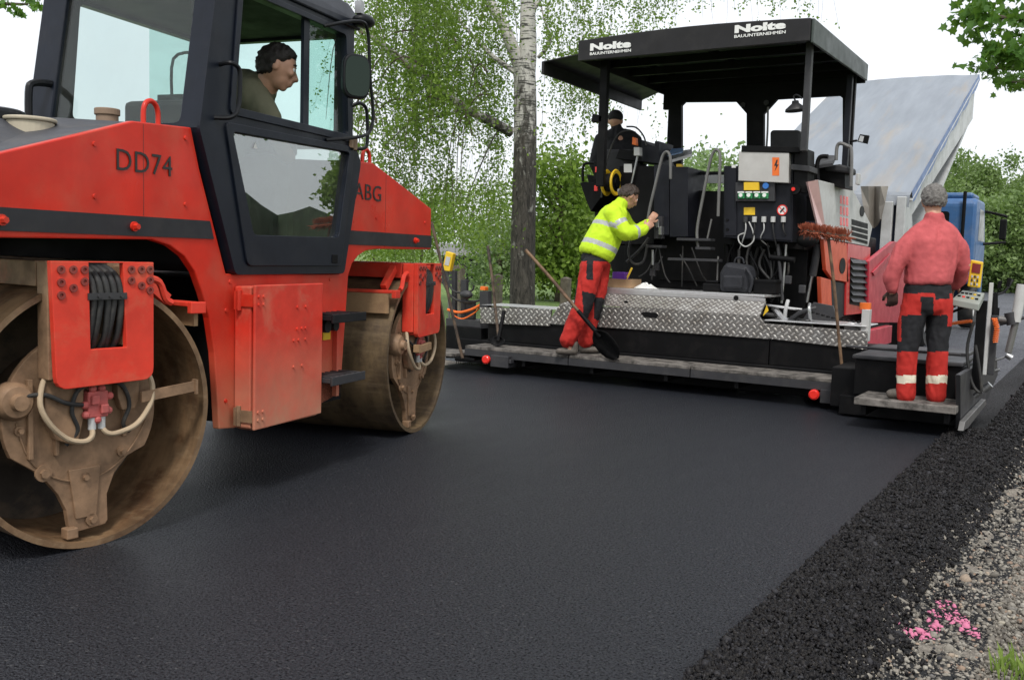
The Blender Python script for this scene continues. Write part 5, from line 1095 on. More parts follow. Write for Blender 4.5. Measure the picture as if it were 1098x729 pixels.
for i in range(5):
    for j in range(2):
        f = .15+.17*i; g2 = .3+.35*j; p = (v[0]*(1-f)+v[1]*f)*(1-g2)+(v[3]*(1-f)+v[2]*f)*g2; b = MB(); b.cyl(p, p+Vector((0, 0, .012)), .012, n=10); b.build('knob', M['redl'] if (i, j) == (1, 0) else M['yellow'] if i == 3 else M['mach'], cp, smooth=True)
rc_ = yp('remote_control', [(1037, 307), (1050.5, 309), (1054, 281), (1041, 278.5)], 8.35, .05, M['yellow'], bevel=.008)
yp('screen', [(1041.5, 292), (1050.5, 293.5), (1052, 283.5), (1043, 282)], 8.345, .004, surf('display_dark_red', (.20, .02, .02), .3), rc_, bevel=0)
for i in range(3):
    for j in range(3):
        x = 1041.5+i*3-j*.4; y = 295+j*4+i*.4; yp('key', rect(x, y, x+1.8, y+2.6), 8.343, .006, M['greyd' if (i+j) % 2 else 'grey'], rc_, bevel=0)
for a, c, r, mt in (((1066, 314), (1066, 345), .028, 'mach'), ((1068, 345), (1069, 330), .02, 'mach'), ((1071, 309), (1073, 301), .014, 'mach'), ((1080, 307), (1083, 298), .014, 'mach'), ((1096, 305), (1089, 345), .038, 'grey'), ((1089, 345), (1081, 378), .026, 'railm'), ((1079, 380), (1085, 384), .025, 'steel'), ((1058, 343), (1092, 338), .014, 'steel'),
                    ((1066, 342), (1080, 343), .030, 'railm'), ((1083, 335), (1086, 348), .045, 'greyd'), ((1072, 348), (1108, 338), .012, 'greyd'), ((1063, 388), (1080, 382), .008, 'steel'), ((1056, 401), (1072, 396), .010, 'steel'), ((1054, 418), (1062, 412), .03, 'steel'), ((1045, 425), (1052, 419), .022, 'steel')):
    b = MB(); b.cyl(Yp(*a, 8.55), Yp(*c, 8.55), r, n=14); b.build('sensor_arm', M[mt], pv, smooth=True)
railing('sensor_rod', [(1069, 316), (1078, 312), (1086, 300)], 8.6, M['greyd'], .008)
# spreading auger, rear apron
bx('auger_box', (-6.2, 9.8, .05), (-1.2, 10.1, .35), M['mach'])

# ------------------------------------------------------------------ tipper truck
tr = thing('tipper_truck', 'tipper truck with blue cab and raised grey body under a pale tarpaulin, feeding the paver', 'truck', (-3.75, 18, 0))
XT = -2.5; XL = -5.0
def sidepts(px): return [on_x(x, y, XT) for x, y in px]
S_ = sidepts([(975, 206), (1048, 80), (1045.7, 92), (1043, 128), (978, 231)])
d_ = (S_[4]-S_[3]); low = S_[4]+d_.normalized()*2.0
rear_low = Vector((XT, 14.2, 1.0))
sp2 = [S_[0], S_[1], S_[2], S_[3], S_[4], low if low.y > 13 else S_[4], rear_low]
b = MB(); P0 = [S_[0]+Vector((0, 0, -.02)), S_[1]-Vector((0, .02, .03)), S_[2], S_[3], S_[4], rear_low+Vector((0, 1.0, .25)), rear_low]
b.prism(P0, (-.06, 0, 0)); tb_ = b.build('tipper_body', M['truckgrey'], tr, bevel=.01)
b = MB(); b.prism([p+Vector((XL-XT+.06, 0, 0)) for p in P0], (-.06, 0, 0)); b.build('far_side', M['truckgrey'], tb_)
b = MB(); q1 = [S_[1], S_[3]]; b.prism([S_[1]+Vector((-.06, 0, -.03)), S_[3]+Vector((-.06, 0, 0)), S_[3]+Vector((XL-XT+.06, 0, 0)), S_[1]+Vector((XL-XT+.06, 0, -.03))], (0, -.05, -.02)); b.prism([S_[3]+Vector((-.06, 0, 0)), rear_low+Vector((-.06, .5, .1)), rear_low+Vector((XL-XT+.06, .5, .1)), S_[3]+Vector((XL-XT+.06, 0, 0))], (0, .04, -.06)); b.build('floor_and_headboard', M['truckgrey'], tb_)
# ribs on the side
nrm = (S_[1]-S_[0]).normalized()
b = MB(); b.bar(S_[0]+Vector((.01, 0, -.12)), S_[1]+Vector((.01, -.1, -.12)), .07, .03, (0, -.4, .9)); b.build('top_rail', M['truckgrey'], tb_, bevel=.006)
# tarp: slightly bowed sheet
def tp(u, v):
    a = S_[0].lerp(S_[1], v); x = XT+.03+(XL-XT-.06)*u
    z = .03*math.sin(PI*u)+.018*noise.noise(Vector((u*6, v*9, 1)))+.02*math.sin(v*PI*6)*math.sin(PI*u)
    return Vector((x, a.y, a.z))+Vector((0, -.4, .9))*z
b = MB(); nu, nv = 24, 40; b.add([tp(i/nu, j/nv) for j in range(nv+1) for i in range(nu+1)], [(j*(nu+1)+i, j*(nu+1)+i+1, (j+1)*(nu+1)+i+1, (j+1)*(nu+1)+i) for j in range(nv) for i in range(nu)])
tarp = b.build('tarpaulin', M['tarp'], tr, smooth=True)
b = MB(); vs = []
for j in range(nv+1):
    a = S_[0].lerp(S_[1], j/nv); h = .13+.03*math.sin(j*.9)+.03*noise.noise(Vector((j*.7, 0, 0))); vs += [a+Vector((.035, 0, .012)), a+Vector((.045, .06, -h))]
b.add(vs, [(2*j, 2*j+1, 2*j+3, 2*j+2) for j in range(nv)]); b.build('tarp_edge', M['tarpb'], tarp, smooth=True)
b = MB(); vs = []; nf = 30
for i in range(nf+1):
    u = i/nf; a = tp(u, 0); vs += [a, a+Vector((0, -.10, -.05)), a+Vector((0, -.14+.03*math.sin(i*1.3), -.22+.03*math.sin(i*.8)))]
b.add(vs, [f for i in range(nf) for f in ((3*i, 3*i+3, 3*i+4, 3*i+1), (3*i+1, 3*i+4, 3*i+5, 3*i+2))]); b.build('tarp_flap', M['tarpd'], tarp, smooth=True)
# tail: ribs, chute sheets
b = MB(); b.box((-2.62, 14.15, .8), (-2.5, 14.32, 2.22)); b.build('corner_post', M['truckgrey'], tr, bevel=.01); b = MB(); b.box((-2.80, 14.12, .9), (-2.66, 14.2, 2.15)); b.build('corner_post', M['truckgrey'], tr, bevel=.01)
b = MB(); b.box((-5.0, 14.4, .9), (-2.63, 14.5, 2.2)); b.build('tail_opening', surf('dark_blue_inside', (.012, .02, .05), .6), tr)
for dx_ in (0, -1.1):
    b = MB(); vs = [on_y(x, y, 14.05+.12*math.sin(x*.35))+Vector((dx_, 0, 0)) for x, y in [(924, 200), (931, 200), (938, 200), (945, 200), (952, 200), (926, 220), (931, 222), (938, 222), (944, 222), (949, 218), (930, 240), (933, 243), (937, 245), (941, 242), (945, 235)]]; b.add(vs, [(5*j+i, 5*j+i+1, 5*j+i+6, 5*j+i+5) for j in range(2) for i in range(4)]); o = b.build('rear_flap', surf('flap', (.22, .20, .175), .6, 0, var=.3, vscale=2), tr); mm = o.modifiers.new('t', 'SOLIDIFY'); mm.thickness = .02
# chassis and wheels
b = MB(); b.box((-4.2, 14.6, .75), (-3.9, 24.2, 1.0)); b.box((-3.6, 14.6, .75), (-3.3, 24.2, 1.0)); b.build('chassis', M['mach'], tr)
def wheel(x, y):
    b = MB(); b.lathe([(.30, -.13), (.48, -.15), (.52, -.10), (.52, .10), (.48, .15), (.30, .13)], (x, y, .50), (1, 0, 0), n=36, closed=True); w_ = b.build('wheel', M['rubber'], tr, smooth=True)
    b = MB(); b.lathe([(.30, .10), (.22, .04), (.12, .10), (.001, .12)], (x, y, .50), (1, 0, 0), n=28); b.lathe([(.30, -.10), (.001, -.10)], (x, y, .5), (1, 0, 0), n=28); b.build('rim', M['grey'], w_, smooth=True)
for y in (15.6, 16.9, 23.2): wheel(-2.68, y); wheel(-4.82, y)
b = MB(); b.box((-2.9, 17.8, .55), (-2.55, 19.3, 1.05)); b.build('fuel_tank', M['steel'], tr, bevel=.05); b = MB(); b.cyl((-3.75, 19.5, 1.0), (-3.75, 19.2, 3.6), .07, n=14); b.build('lift_ram', M['steel'], tr, smooth=True)
# cab
yb = on_x(1048, 212, XT).y; zt = on_x(1048, 212, XT).z; yf = yb+1.95
b = MB(); b.prism([(XT, yb, .95), (XT, yb, zt-.12), (XT, yb+.12, zt), (XT, yf-.55, zt), (XT, yf-.1, zt-.75), (XT, yf, zt-1.0), (XT, yf, .6), (XT, yf-.35, .6), (XT, yf-.55, 1.05), (XT, yf-1.35, 1.05), (XT, yf-1.5, .95)], (-2.5, 0, 0)); cb = b.build('cab', M['blue'], tr, bevel=.06)
for x0 in (-3.0, -3.65): b = MB(); b.prism(rrect(x0-.42, zt-.80, x0, zt-.28, .06, fn=lambda x, z: (x, yb-.012, z)), (0, .01, 0)); b.build('window', M['mach'], cb)
b = MB(); b.prism([(XT+.006, yf-1.35, zt-.85), (XT+.006, yf-1.35, zt-.2), (XT+.006, yf-.62, zt-.2), (XT+.006, yf-.25, zt-.85)], (-.004, 0, 0)); b.build('window', M['steel'], cb)
b = MB(); b.prism([(XT+.004, yb+.25, zt-.9), (XT+.004, yb+.25, 1.15), (XT+.004, yf-.3, 1.15), (XT+.004, yf-.3, zt-.9)], (-.003, 0, 0)); b.build('door', M['blue'], cb, bevel=.002)
b = MB(); b.cyl((-2.72, yb-.1, 1.0), (-2.72, yb-.1, zt+.12), .035); b.build('exhaust', M['mach'], cb)
mp_ = on_x(1062, 226, XT); b = MB(); b.tube([(XT, yf-.4, zt-.2), (XT+.25, yf-.2, zt-.25), (XT+.42, yf-.2, zt-.3)], .03); b.tube([(XT, yf-.4, zt-.9), (XT+.42, yf-.2, zt-.85)], .03, sub=1); b.build('mirror_arm', M['mach'], cb)
b = MB(); b.box((XT+.28, yf-.22, zt-.80), (XT+.42, yf-.12, zt-.35)); b.build('mirror', M['mach'], cb, bevel=.03)
b = MB(); b.box((XT-2.4, yb+.2, zt), (XT-.1, yf-.7, zt+.12)); b.build('roof', M['blue'], cb, bevel=.05)

# ------------------------------------------------------------------ loose tools and things on the deck
def tool(name, label, cat, a, c, r, mat, group=None): 
    t = thing(name, label, cat, (c.x, c.y, c.z), 0, group); b = MB(); b.tube([a, a.lerp(c, .35)+Vector((.006, 0, .004)), a.lerp(c, .7), c], [r, r], n=9, sub=4); b.build('handle', mat, t, smooth=True); return t
a = Yp(563.5, 268, 8.40); c = Yp(643, 360, 8.58)
t = tool('shovel', 'shovel with pale wooden handle leaning up left beside the worker in yellow', 'shovel', a, c, .017, M['wood'], 'long tools standing on the screed footboard')
e = (c-a).normalized()
def shovel_blade(t, c, e, sd, w_, l, mat):
    b = MB(); n_ = e.cross(sd).normalized(); vs = []; prof = [(-.04, .12), (.0, .6), (.06, .95), (.16, 1), (.24, .85), (.30, .45), (.32, .05)]
    for q_, ww in prof:
        for u in (-1, -.5, 0, .5, 1): vs.append(c+e*(q_*l/.32)+sd*(u*w_*ww)+n_*(.03*(u*u)-.01))
    k = 5; b.add(vs, [(i*k+j, i*k+j+1, (i+1)*k+j+1, (i+1)*k+j) for i in range(len(prof)-1) for j in range(k-1)]); o = b.build('blade', mat, t, smooth=True); s = o.modifiers.new('t', 'SOLIDIFY'); s.thickness = .004
    b = MB(); b.cyl(c-e*.30, c+e*.04, .021, .024, n=10); b.build('socket', M['mach'], t, smooth=True)
shovel_blade(t, c-e*.03, e, Vector((.8, -.3, .6)).normalized(), .125, .32, M['mach'])
a = Yp(523, 264, 8.95); c = Yp(535, 364, 8.80); t = tool('shovel', 'short dark shovel standing upright left of the pale wooden one', 'shovel', a, c, .016, M['darkwood'], 'long tools standing on the screed footboard'); shovel_blade(t, c-Vector((0, 0, -.02)), Vector((0, -.3, -1)).normalized(), Vector((1, 0, 0)), .10, .10, M['mach'])
a = Yp(462.5, 238, 8.3); c = Yp(496, 384, 8.45); t = tool('rake', 'long dark wooden rake handle leaning right beside the roller front drum', 'rake', a, c, .016, M['darkwood'], 'long tools standing on the screed footboard')
b = MB(); b.bar(c+Vector((-.12, .05, -.01)), c+Vector((.12, .05, -.01)), .03, .02)
for i in range(9): b.bar(c+Vector((-.11+i*.0275, .05, -.01)), c+Vector((-.11+i*.0275, .05, -.07)), .006, .006)
b.build('head', M['mach'], t)
# broom, bristles up
a = Yp(888, 254, 8.75); c = Yp(904, 404, 8.85); t = tool('broom', 'broom standing upside down with rusty red bristle head, before the grey side panel', 'broom', a, c, .014, M['wood'], 'long tools standing on the screed footboard')
h0 = Yp(860, 247, 8.75); h1 = Yp(909, 254, 8.75); b = MB(); b.bar(h0, h1, .06, .035); b.build('head', M['darkwood'], t, bevel=.01)
gg = np.random.default_rng(77); V_ = []
for i in range(2400):
    f = gg.random(); p = np.array(h0.lerp(h1, f))+np.array([0, gg.uniform(-.03, .03), 0]); d = np.array([gg.normal()*.5, gg.normal()*.5, gg.choice([1, -.25])*abs(gg.normal()*.25+.9)]); d = d/np.linalg.norm(d)*gg.uniform(.035, .085); s = np.array([.0028, 0, .0015]); V_ += [p-s, p+s, p+d+s*.7, p+d-s*.7]
V_ = np.array(V_); link('bristles', np_mesh('bristles', V_, np.arange(len(V_)).reshape(-1, 4), 4), M['bristle'], t)
# box with things in it, rag, bags
p0 = Yp(647, 310.5, 9.25); p1 = Yp(678.5, 301, 9.25); z0 = .957
cbx = thing('cardboard_box', 'open cardboard box on the paver deck beside the legs of the worker in yellow', 'box', (p0.x, 9.25, z0))
b = MB(); h = max(.09, p1.z-z0); b.box((p0.x, 9.22, z0), (p1.x, 9.235, z0+h)); b.box((p0.x, 9.45, z0), (p1.x, 9.465, z0+h)); b.box((p0.x, 9.236, z0), (p0.x+.012, 9.449, z0+h)); b.box((p1.x-.012, 9.236, z0), (p1.x, 9.449, z0+h)); b.box((p0.x+.013, 9.236, z0), (p1.x-.013, 9.449, z0+.01)); b.build('carton', M['card'], cbx)
b = MB(); b.box((p0.x+.07, 9.30, z0+.02), (p0.x+.22, 9.42, z0+h+.07)); b.build('purple_packet', M['purple'], None, bevel=.008, label='purple packet sticking out of the open cardboard box', cat='packet', loc=(p0.x+.1, 9.36, z0+.02))
b = MB(); b.bar((p0.x+.20, 9.35, z0+.05), (p0.x+.26, 9.38, z0+h+.12), .02, .02); b.build('marker_stick', M['yellow'], None, label='thin yellow stick standing in the cardboard box', cat='stick', loc=(p0.x+.2, 9.35, z0+.05))
def rag(name, c, r, h, mat, label, cat, seed):
    b = MB(); vs = []; k = 22; m_ = 5
    for i in range(m_+1):
        for j in range(k):
            a = 2*PI*j/k; q_ = r*(i/m_)*(1+.35*noise.noise(Vector((math.cos(a)*1.7, math.sin(a)*1.7, seed)))); vs.append((c[0]+q_*math.cos(a)*1.5, c[1]+q_*math.sin(a), c[2]+h*max(0, 1-(i/m_)**1.5)*(.7+.6*noise.noise(Vector((i*.9, j*.6, seed))))+.003))
    b.add(vs, [(i*k+j, i*k+(j+1) % k, (i+1)*k+(j+1) % k, (i+1)*k+j) for i in range(m_) for j in range(k)]); b.build(name, mat, None, smooth=True, label=label, cat=cat, loc=c)
p = Yp(692, 311, 9.3); rag('cleaning_rag', (p.x, 9.3, .957), .09, .07, M['white'], 'crumpled white rag lying right of the cardboard box', 'rag', 3)
p = Yp(789, 316, 9.4); bag = thing('tool_bag', 'black zipped backpack sitting on the paver deck under the electrical cabinet', 'bag', (p.x, 9.45, .957))
w_ = .155; b = MB(); b.prism([Vector((x, 9.33, z)) for x, z in [(p.x-w_, .957), (p.x+w_*.9, .957), (p.x+w_, 1.12), (p.x+w_*.85, 1.23), (p.x-w_*.7, 1.26), (p.x-w_*1.05, 1.15)]], (0, .24, 0)); b.build('body', M['bag'], bag, bevel=.045)
b = MB(); b.box((p.x-w_*.7, 9.29, 1.0), (p.x+w_*.6, 9.34, 1.13)); b.build('pocket', M['bag'], bag, bevel=.02)
b = MB(); b.tube([(p.x-.05, 9.45, 1.25), (p.x-.03, 9.45, 1.30), (p.x+.03, 9.45, 1.30), (p.x+.05, 9.45, 1.25)], .01); b.build('handle', M['bag'], bag, smooth=True); b = MB(); b.tube([(p.x+.12, 9.32, 1.2), (p.x+.19, 9.30, 1.1), (p.x+.17, 9.30, .97)], .014); b.build('strap', M['bag'], bag, smooth=True)
p = Yp(817, 317, 9.35); b = MB(); b.box((p.x-.11, 9.4, .957), (p.x+.11, 9.6, 1.09)); b.box((p.x-.115, 9.395, 1.06), (p.x+.115, 9.605, 1.10)); b.build('tool_case', M['mach'], None, bevel=.012, label='black tool case right of the backpack on the deck', cat='tool case', loc=(p.x, 9.5, .957))
p = Yp(761, 315, 9.35); b = MB(); b.box((p.x-.1, 9.4, .957), (p.x+.1, 9.6, 1.04)); b.box((p.x-.08, 9.42, 1.04), (p.x+.06, 9.58, 1.07)); b.build('tool_case', M['mach'], None, bevel=.012, label='low black case left of the backpack on the deck', cat='tool case', loc=(p.x, 9.5, .957))
# ------------------------------------------------------------------ people
M['skin'] = surf('skin', (.50, .27, .18), .5, var=.12, vscale=25)
M['hair'] = surf('dark_hair', (.014, .010, .008), .6, var=.4, vscale=60, bump=.6, bscale=150)
M['greyhair'] = surf('grey_hair', (.17, .16, .15), .7, spec=.2, var=.5, vscale=50, bump=.8, bscale=140)
def cloth(name, col, var=.2, rough=.8): return surf(name, col, rough, var=var, vscale=9, bump=.35, bscale=22, spec=.25)
M['salmon'] = cloth('faded_red_jacket', (.46, .090, .095), .25); M['hivis'] = cloth('hi_vis_yellow', (.52, .74, .03), .10); M['refl'] = surf('reflective_tape', (.42, .43, .42), .45, .1, var=.1)
M['tred'] = cloth('trouser_red', (.42, .024, .018), .15); M['tblack'] = cloth('trouser_black', (.014, .014, .016), .3); M['cream'] = surf('reflective_band', (.66, .60, .47), .5, var=.1)
M['olive'] = cloth('olive_shirt', (.135, .13, .085), .12); M['boot'] = surf('boot_leather', (.10, .085, .07), .7, var=.35, vscale=20, bump=.3); M['darkc'] = cloth('dark_jacket', (.018, .018, .020), .3)
M['hair2'] = surf('brown_hair', (.035, .022, .015), .6, var=.4, vscale=60, bump=.6, bscale=150)
M['glove'] = cloth('glove_dark', (.05, .03, .025), .3)
def ball_at(b, c, rx, ry, rz, X=(1, 0, 0), Y=(0, 1, 0), Z=(0, 0, 1), n=9):
    t = MB(); t.ball((0, 0, 0), 1, n); X = Vector(X); Y = Vector(Y); Z = Vector(Z); c = Vector(c)
    b.add([c+X*(v.x*rx)+Y*(v.y*ry)+Z*(v.z*rz) for v in t.v], t.f)
def cap(b, p0, p1, r0, r1):
    b.ball(p0, r0, 8); b.ball(p1, r1, 8); b.cyl(p0, p1, r0, r1, n=16)
def loft(b, secs, S, F, n=28):
    vs = []; S = Vector(S).normalized(); F = Vector(F).normalized()
    for c, rx, ry in secs:
        for i in range(n):
            a = 2*PI*i/n; ca, sa = math.cos(a), math.sin(a); vs.append(Vector(c)+S*(rx*math.copysign(abs(ca)**.85, ca))+F*(ry*math.copysign(abs(sa)**.85, sa)))
    k = len(secs); b.add(vs, [(j*n+i, j*n+(i+1) % n, (j+1)*n+(i+1) % n, (j+1)*n+i) for j in range(k-1) for i in range(n)]+[tuple(range(n))[::-1], tuple(range((k-1)*n, k*n))])
def chain(b, pts):     # [(point, radius), ...]
    for (p, r), (q, s) in zip(pts[:-1], pts[1:]): cap(b, p, q, r, s)
def fuse(b, voxel, smooth=6, fold=0, ff=9, seed=0, fz=.45):
    me = bpy.data.meshes.new('f'); me.from_pydata([tuple(v) for v in b.v], [], b.f)
    bm = bmesh.new(); bm.from_mesh(me); bmesh.ops.recalc_face_normals(bm, faces=bm.faces); bm.to_mesh(me); bm.free()
    o = bpy.data.objects.new('f', me); COL.objects.link(o)
    m = o.modifiers.new('r', 'REMESH'); m.mode = 'VOXEL'; m.voxel_size = voxel
    s = o.modifiers.new('s', 'SMOOTH'); s.factor = .5; s.iterations = smooth
    bpy.context.view_layer.update(); out = bpy.data.meshes.new_from_object(o.evaluated_get(bpy.context.evaluated_depsgraph_get()))
    bpy.data.objects.remove(o)
    if fold:
        nn = [v.normal.copy() for v in out.vertices]
        for v, nrm in zip(out.vertices, nn):
            p = v.co; q = Vector((p.x*ff, p.y*ff, p.z*ff*fz+seed)); w = noise.noise(q+Vector((noise.noise(q*.7)*1.5, 0, 0)))
            v.co = p+nrm*(fold*(1-2.2*abs(w)))+nrm*fold*.4*noise.noise(p*30)
    out.materials.clear(); out.shade_smooth(); return out
def project(p):
    d = p-CC; z = d.dot(CF); return 549+FOC*d.dot(CR)/z, 364.5-FOC*d.dot(CU)/z
def cloth_part(name, b, mats, parent, voxel=.012, fold=.008, ff=9, seed=0, cls=None, smooth=5, fz=.45):
    me = fuse(b, voxel, smooth, fold, ff, seed, fz)
    if cls:
        for f in me.polygons: f.material_index = cls(f.center)
    o = link(name, me, [M[m] for m in mats], parent); return o
def head(b, c, fwd, up, s=1.0, ears=True):
    c = Vector(c); F = Vector(fwd).normalized(); U = Vector(up); U = (U-F*U.dot(F)).normalized(); S = F.cross(U)
    ball_at(b, c, .076*s, .096*s, .098*s, S, F, U, 12)
    ball_at(b, c+F*.030*s-U*.055*s, .055*s, .060*s, .062*s, S, F, U); ball_at(b, c+F*.062*s-U*.098*s, .027*s, .022*s, .020*s, S, F, U)
    ball_at(b, c+F*.055*s+U*.012*s, .058*s, .040*s, .030*s, S, F, U)
    chain(b, [(c+F*.090*s+U*.0*s, .009*s), (c+F*.112*s-U*.036*s, .014*s)]); 
    for e in (-1, 1):
        ball_at(b, c+F*.100*s-U*.042*s+S*(.012*e*s), .010*s, .010*s, .009*s, S, F, U, 6)
        ball_at(b, c+F*.078*s-U*.022*s+S*(.038*e*s), .022*s, .018*s, .020*s, S, F, U, 6)
        if ears: ball_at(b, c-F*.004*s-U*.015*s+S*(.080*e*s), .010*s, .020*s, .032*s, S, F, U, 7)
    chain(b, [(c+F*.090*s-U*.066*s-S*.020*s, .007*s), (c+F*.097*s-U*.064*s, .009*s), (c+F*.090*s-U*.066*s+S*.020*s, .007*s)])
    chain(b, [(c+F*.088*s-U*.078*s-S*.015*s, .008*s), (c+F*.094*s-U*.077*s, .009*s), (c+F*.088*s-U*.078*s+S*.015*s, .008*s)])
    return F, U, S
def eyes(c, F, U, S, s, parent):
    for e in (-1, 1):
        b = MB(); b.ball(c+F*.082*s-U*.0*s+S*(.031*e*s), .0125*s, 6); b.build('eye', M['white'], parent, smooth=True)
        b = MB(); b.ball(c+F*.0895*s-U*.0*s+S*(.031*e*s), .0065*s, 5); b.build('pupil', M['hair'], parent, smooth=True)
        b = MB(); b.tube([c+F*.086*s+U*.022*s+S*(.014*e*s), c+F*.090*s+U*.027*s+S*(.032*e*s), c+F*.080*s+U*.022*s+S*(.050*e*s)], .0045*s, n=6); b.build('eyebrow', M['hair'], parent, smooth=True)
def hairm(name, c, F, U, S, s, mat, parent, thick=.012, cut=-.35, rough=.006):
    b = MB(); t = MB(); t.ball((0, 0, 0), 1, 40); vs = []; 
    for v in t.v:
        f = v.y; u = v.z; k = 1.0
        hx = [(-1, cut-.30), (-.45, cut-.12), (-.12, cut+.05), (.0, -.10), (.12, -.12), (.22, .02), (.40, .18), (.6, .36), (.8, .50), (1, .54)]     # hairline high at the face, low at the nape
        hl = next(a[1]+(c_[1]-a[1])*(f-a[0])/(c_[0]-a[0]) for a, c_ in zip(hx[:-1], hx[1:]) if f <= c_[0]+1e-6)
        hl += .13*noise.noise(Vector((v.x*6, v.y*6, v.z*2))); e_ = max(0, min(1, (u-hl)/.28)); off = (-.010+(thick+.010)*(e_*e_*(3-2*e_)))*s
        p = Vector((v.x*(.076*s+off), v.y*(.096*s+off), v.z*(.098*s+off)))
        q = c+S*p.x+F*p.y+U*p.z
        if off > 0: q += (q-c).normalized()*rough*noise.noise(q*55)
        vs.append(q)
    b.add(vs, t.f); return b.build(name, mat, parent, smooth=True)
def hand(b, w, d, n_, s=1.0, curl=.5, thumb=1):
    """palm and five fingers: w wrist, d direction of the palm, n_ direction the fingers curl to"""
    w = Vector(w); d = Vector(d).normalized(); n_ = Vector(n_); n_ = (n_-d*n_.dot(d)).normalized(); sd = d.cross(n_)*thumb
    ball_at(b, w+d*.045*s, .040*s, .052*s, .017*s, sd, d, n_, 8); cap(b, w, w+d*.02*s, .024*s, .026*s)
    for i, (o, l) in enumerate(((.030, .070), (.010, .080), (-.010, .074), (-.029, .058))):
        p = w+d*.082*s+sd*o*s; seg = l*s/3*1.05; a = curl*.6; r = .0095*s; pts = [(w+d*.05*s+sd*o*s*.9, r*1.1), (p, r)]
        for k in range(3):
            dd = (d*math.cos(a)+n_*math.sin(a)); p = p+dd*seg*(1.1-.12*k); r *= .93; pts.append((p, r)); a += curl*.9
        chain(b, pts)
    p = w+d*.022*s+sd*.030*s; q = p+(d*.6+sd*.65+n_*.25).normalized()*.036*s; r_ = q+(d*.85+sd*.1+n_*.5).normalized()*.030*s
    chain(b, [(w+d*.01*s+sd*.012*s, .015*s), (p, .014*s), (q, .0115*s), (r_, .0095*s)])
def shoe(b, heel, toe, r=.045):
    h = Vector(heel); t = Vector(toe); z = Vector((0, 0, 1)); cap(b, h+z*r, h.lerp(t, .5)+z*r*.95, r, r*.98); cap(b, h.lerp(t, .5)+z*r*.95, t+z*r*.85, r*.98, r*.8); cap(b, h+z*.05, h+z*.11, r*.95, r*.95)
def flatten(me, z0):
    for v in me.vertices: v.co.z = max(v.co.z, z0)
def boots(b, z0, parent, sole=True):
    me = fuse(b, .009, 4, .002, 20); flatten(me, z0+.002); o = link('boots', me, M['boot'], parent); return o

# --- man in faded red jacket on the right extension, seen from behind
P0 = on_y(990, 300, 8.03); Dm = (P0-CC).dot(CF); J = lambda x, y, d=0: at(x, y, Dm+d)
zb = .247
pm = thing('person', 'man in faded red jacket seen from behind, standing on the screed end board', 'person', (P0.x, 8.03, zb))
fw = (CF+CR*.10).normalized(); fw.z = 0; fw.normalize(); up = Vector((0, 0, 1))
b = MB(); hc = J(1001, 214, .03); Fh, Uh, Sh = head(b, hc, fw+Vector((0, 0, -.25)), up, 1.02)
aL, aR = J(971.5, 424, .02), J(1002.5, 427, .02)
zfix = lambda p, z: Vector((p.x, p.y, z))
chain(b, [(J(1001, 224, .02), .055), (J(1000, 240), .060)])
chain(b, [(J(1000, 252), .085), (J(998, 275), .08), (J(995, 310), .08), (J(994, 322), .085)])
for sx in ((972, 250, 957, 284, 957, 311, 0), (1030, 252, 1036, 284, 1024, 306, .22)): chain(b, [(J(sx[0]+(4 if sx[0]<1000 else -4), sx[1]+6), .040), (J(sx[2], sx[3], .0), .034), (J(sx[4], sx[5], sx[6]), .028)])
chain(b, [(J(983, 322), .07), (J(976, 370), .045), (aL, .04), (zfix(aL, zb+.05), .035)]); chain(b, [(J(1006, 322), .07), (J(1003, 372), .045), (aR, .04), (zfix(aR, zb+.05), .035)])
hand(b, J(957, 312, .02), Vector((.05, .12, -1)), fw, .95, .8, -1); hand(b, J(1023, 307, .22), fw+Vector((0, 0, -.4)), Vector((0, 0, -1)), .95, .6, -1)
me = fuse(b, .007, 3); bd = link('body', me, M['skin'], pm)
eyes(hc, Fh, Uh, Sh, 1.02, pm); hairm('hair', hc+up*.004, Fh, Uh, Sh, 1.04, M['greyhair'], pm, .016, -.72, .010)
b = MB()
loft(b, [(J(1001, 232, .02), .066, .066), (J(1001, 237, .02), .090, .078), (J(1001, 242, .02), .145, .095), (J(1000.5, 248, .01), .186, .115), (J(1000, 258, .01), .202, .138), (J(999, 270, .01), .198, .145), (J(998, 284, .01), .188, .146), (J(996, 296, .01), .178, .148), (J(995, 302, .01), .180, .145), (J(994.7, 305, .01), .165, .13)], CR, fw)
chain(b, [(J(981, 254), .066), (J(970, 266, 0), .070), (J(961, 284, -.02), .062), (J(955.5, 298, 0), .058), (J(956.5, 309, .01), .044)])
chain(b, [(J(1020, 255), .066), (J(1028, 267, 0), .070), (J(1031.5, 286, .03), .062), (J(1030, 298, .12), .056), (J(1023, 306, .2), .043)])
b.lathe([(.075, -.04), (.070, .040), (.061, .045), (.052, .0)], J(1001, 234.5, .01), up+fw*.12, n=24, closed=True)
cloth_part('jacket', b, ['salmon'], pm, .010, .0075, 12, 3, smooth=14, fz=.22)
b = MB(); hand(b, J(957, 311, .02), Vector((.05, .12, -1)), fw, 1.08, .8, -1); link('glove', fuse(b, .006, 2, .001), M['glove'], pm)
def cls_m(p):
    x, y = project(p)
    if y < 314.5: return 1
    if y < 338: return 1 if 987.5 < x < 1001 and y > 318 or (1003 < x < 1018 and y < 321) else 0
    if y < 377: return 0 if (x < 966.5 and y < 366) or (x > 1016 and y < 350) else 1
    if 402.5 < y < 411: return 2
    return 0
b = MB(); loft(b, [(J(995, 304, .01), .165, .12), (J(994.5, 310, .01), .172, .125), (J(994.5, 322, .01), .182, .135), (J(994.5, 331, .01), .182, .125), (J(994.5, 337, .01), .14, .09)], CR, fw)
chain(b, [(J(981, 328), .098), (J(976.5, 350, .01), .092), (J(973.5, 374, .0), .074), (J(971.5, 400, .01), .068), (J(971.5, 423, .01), .066)])
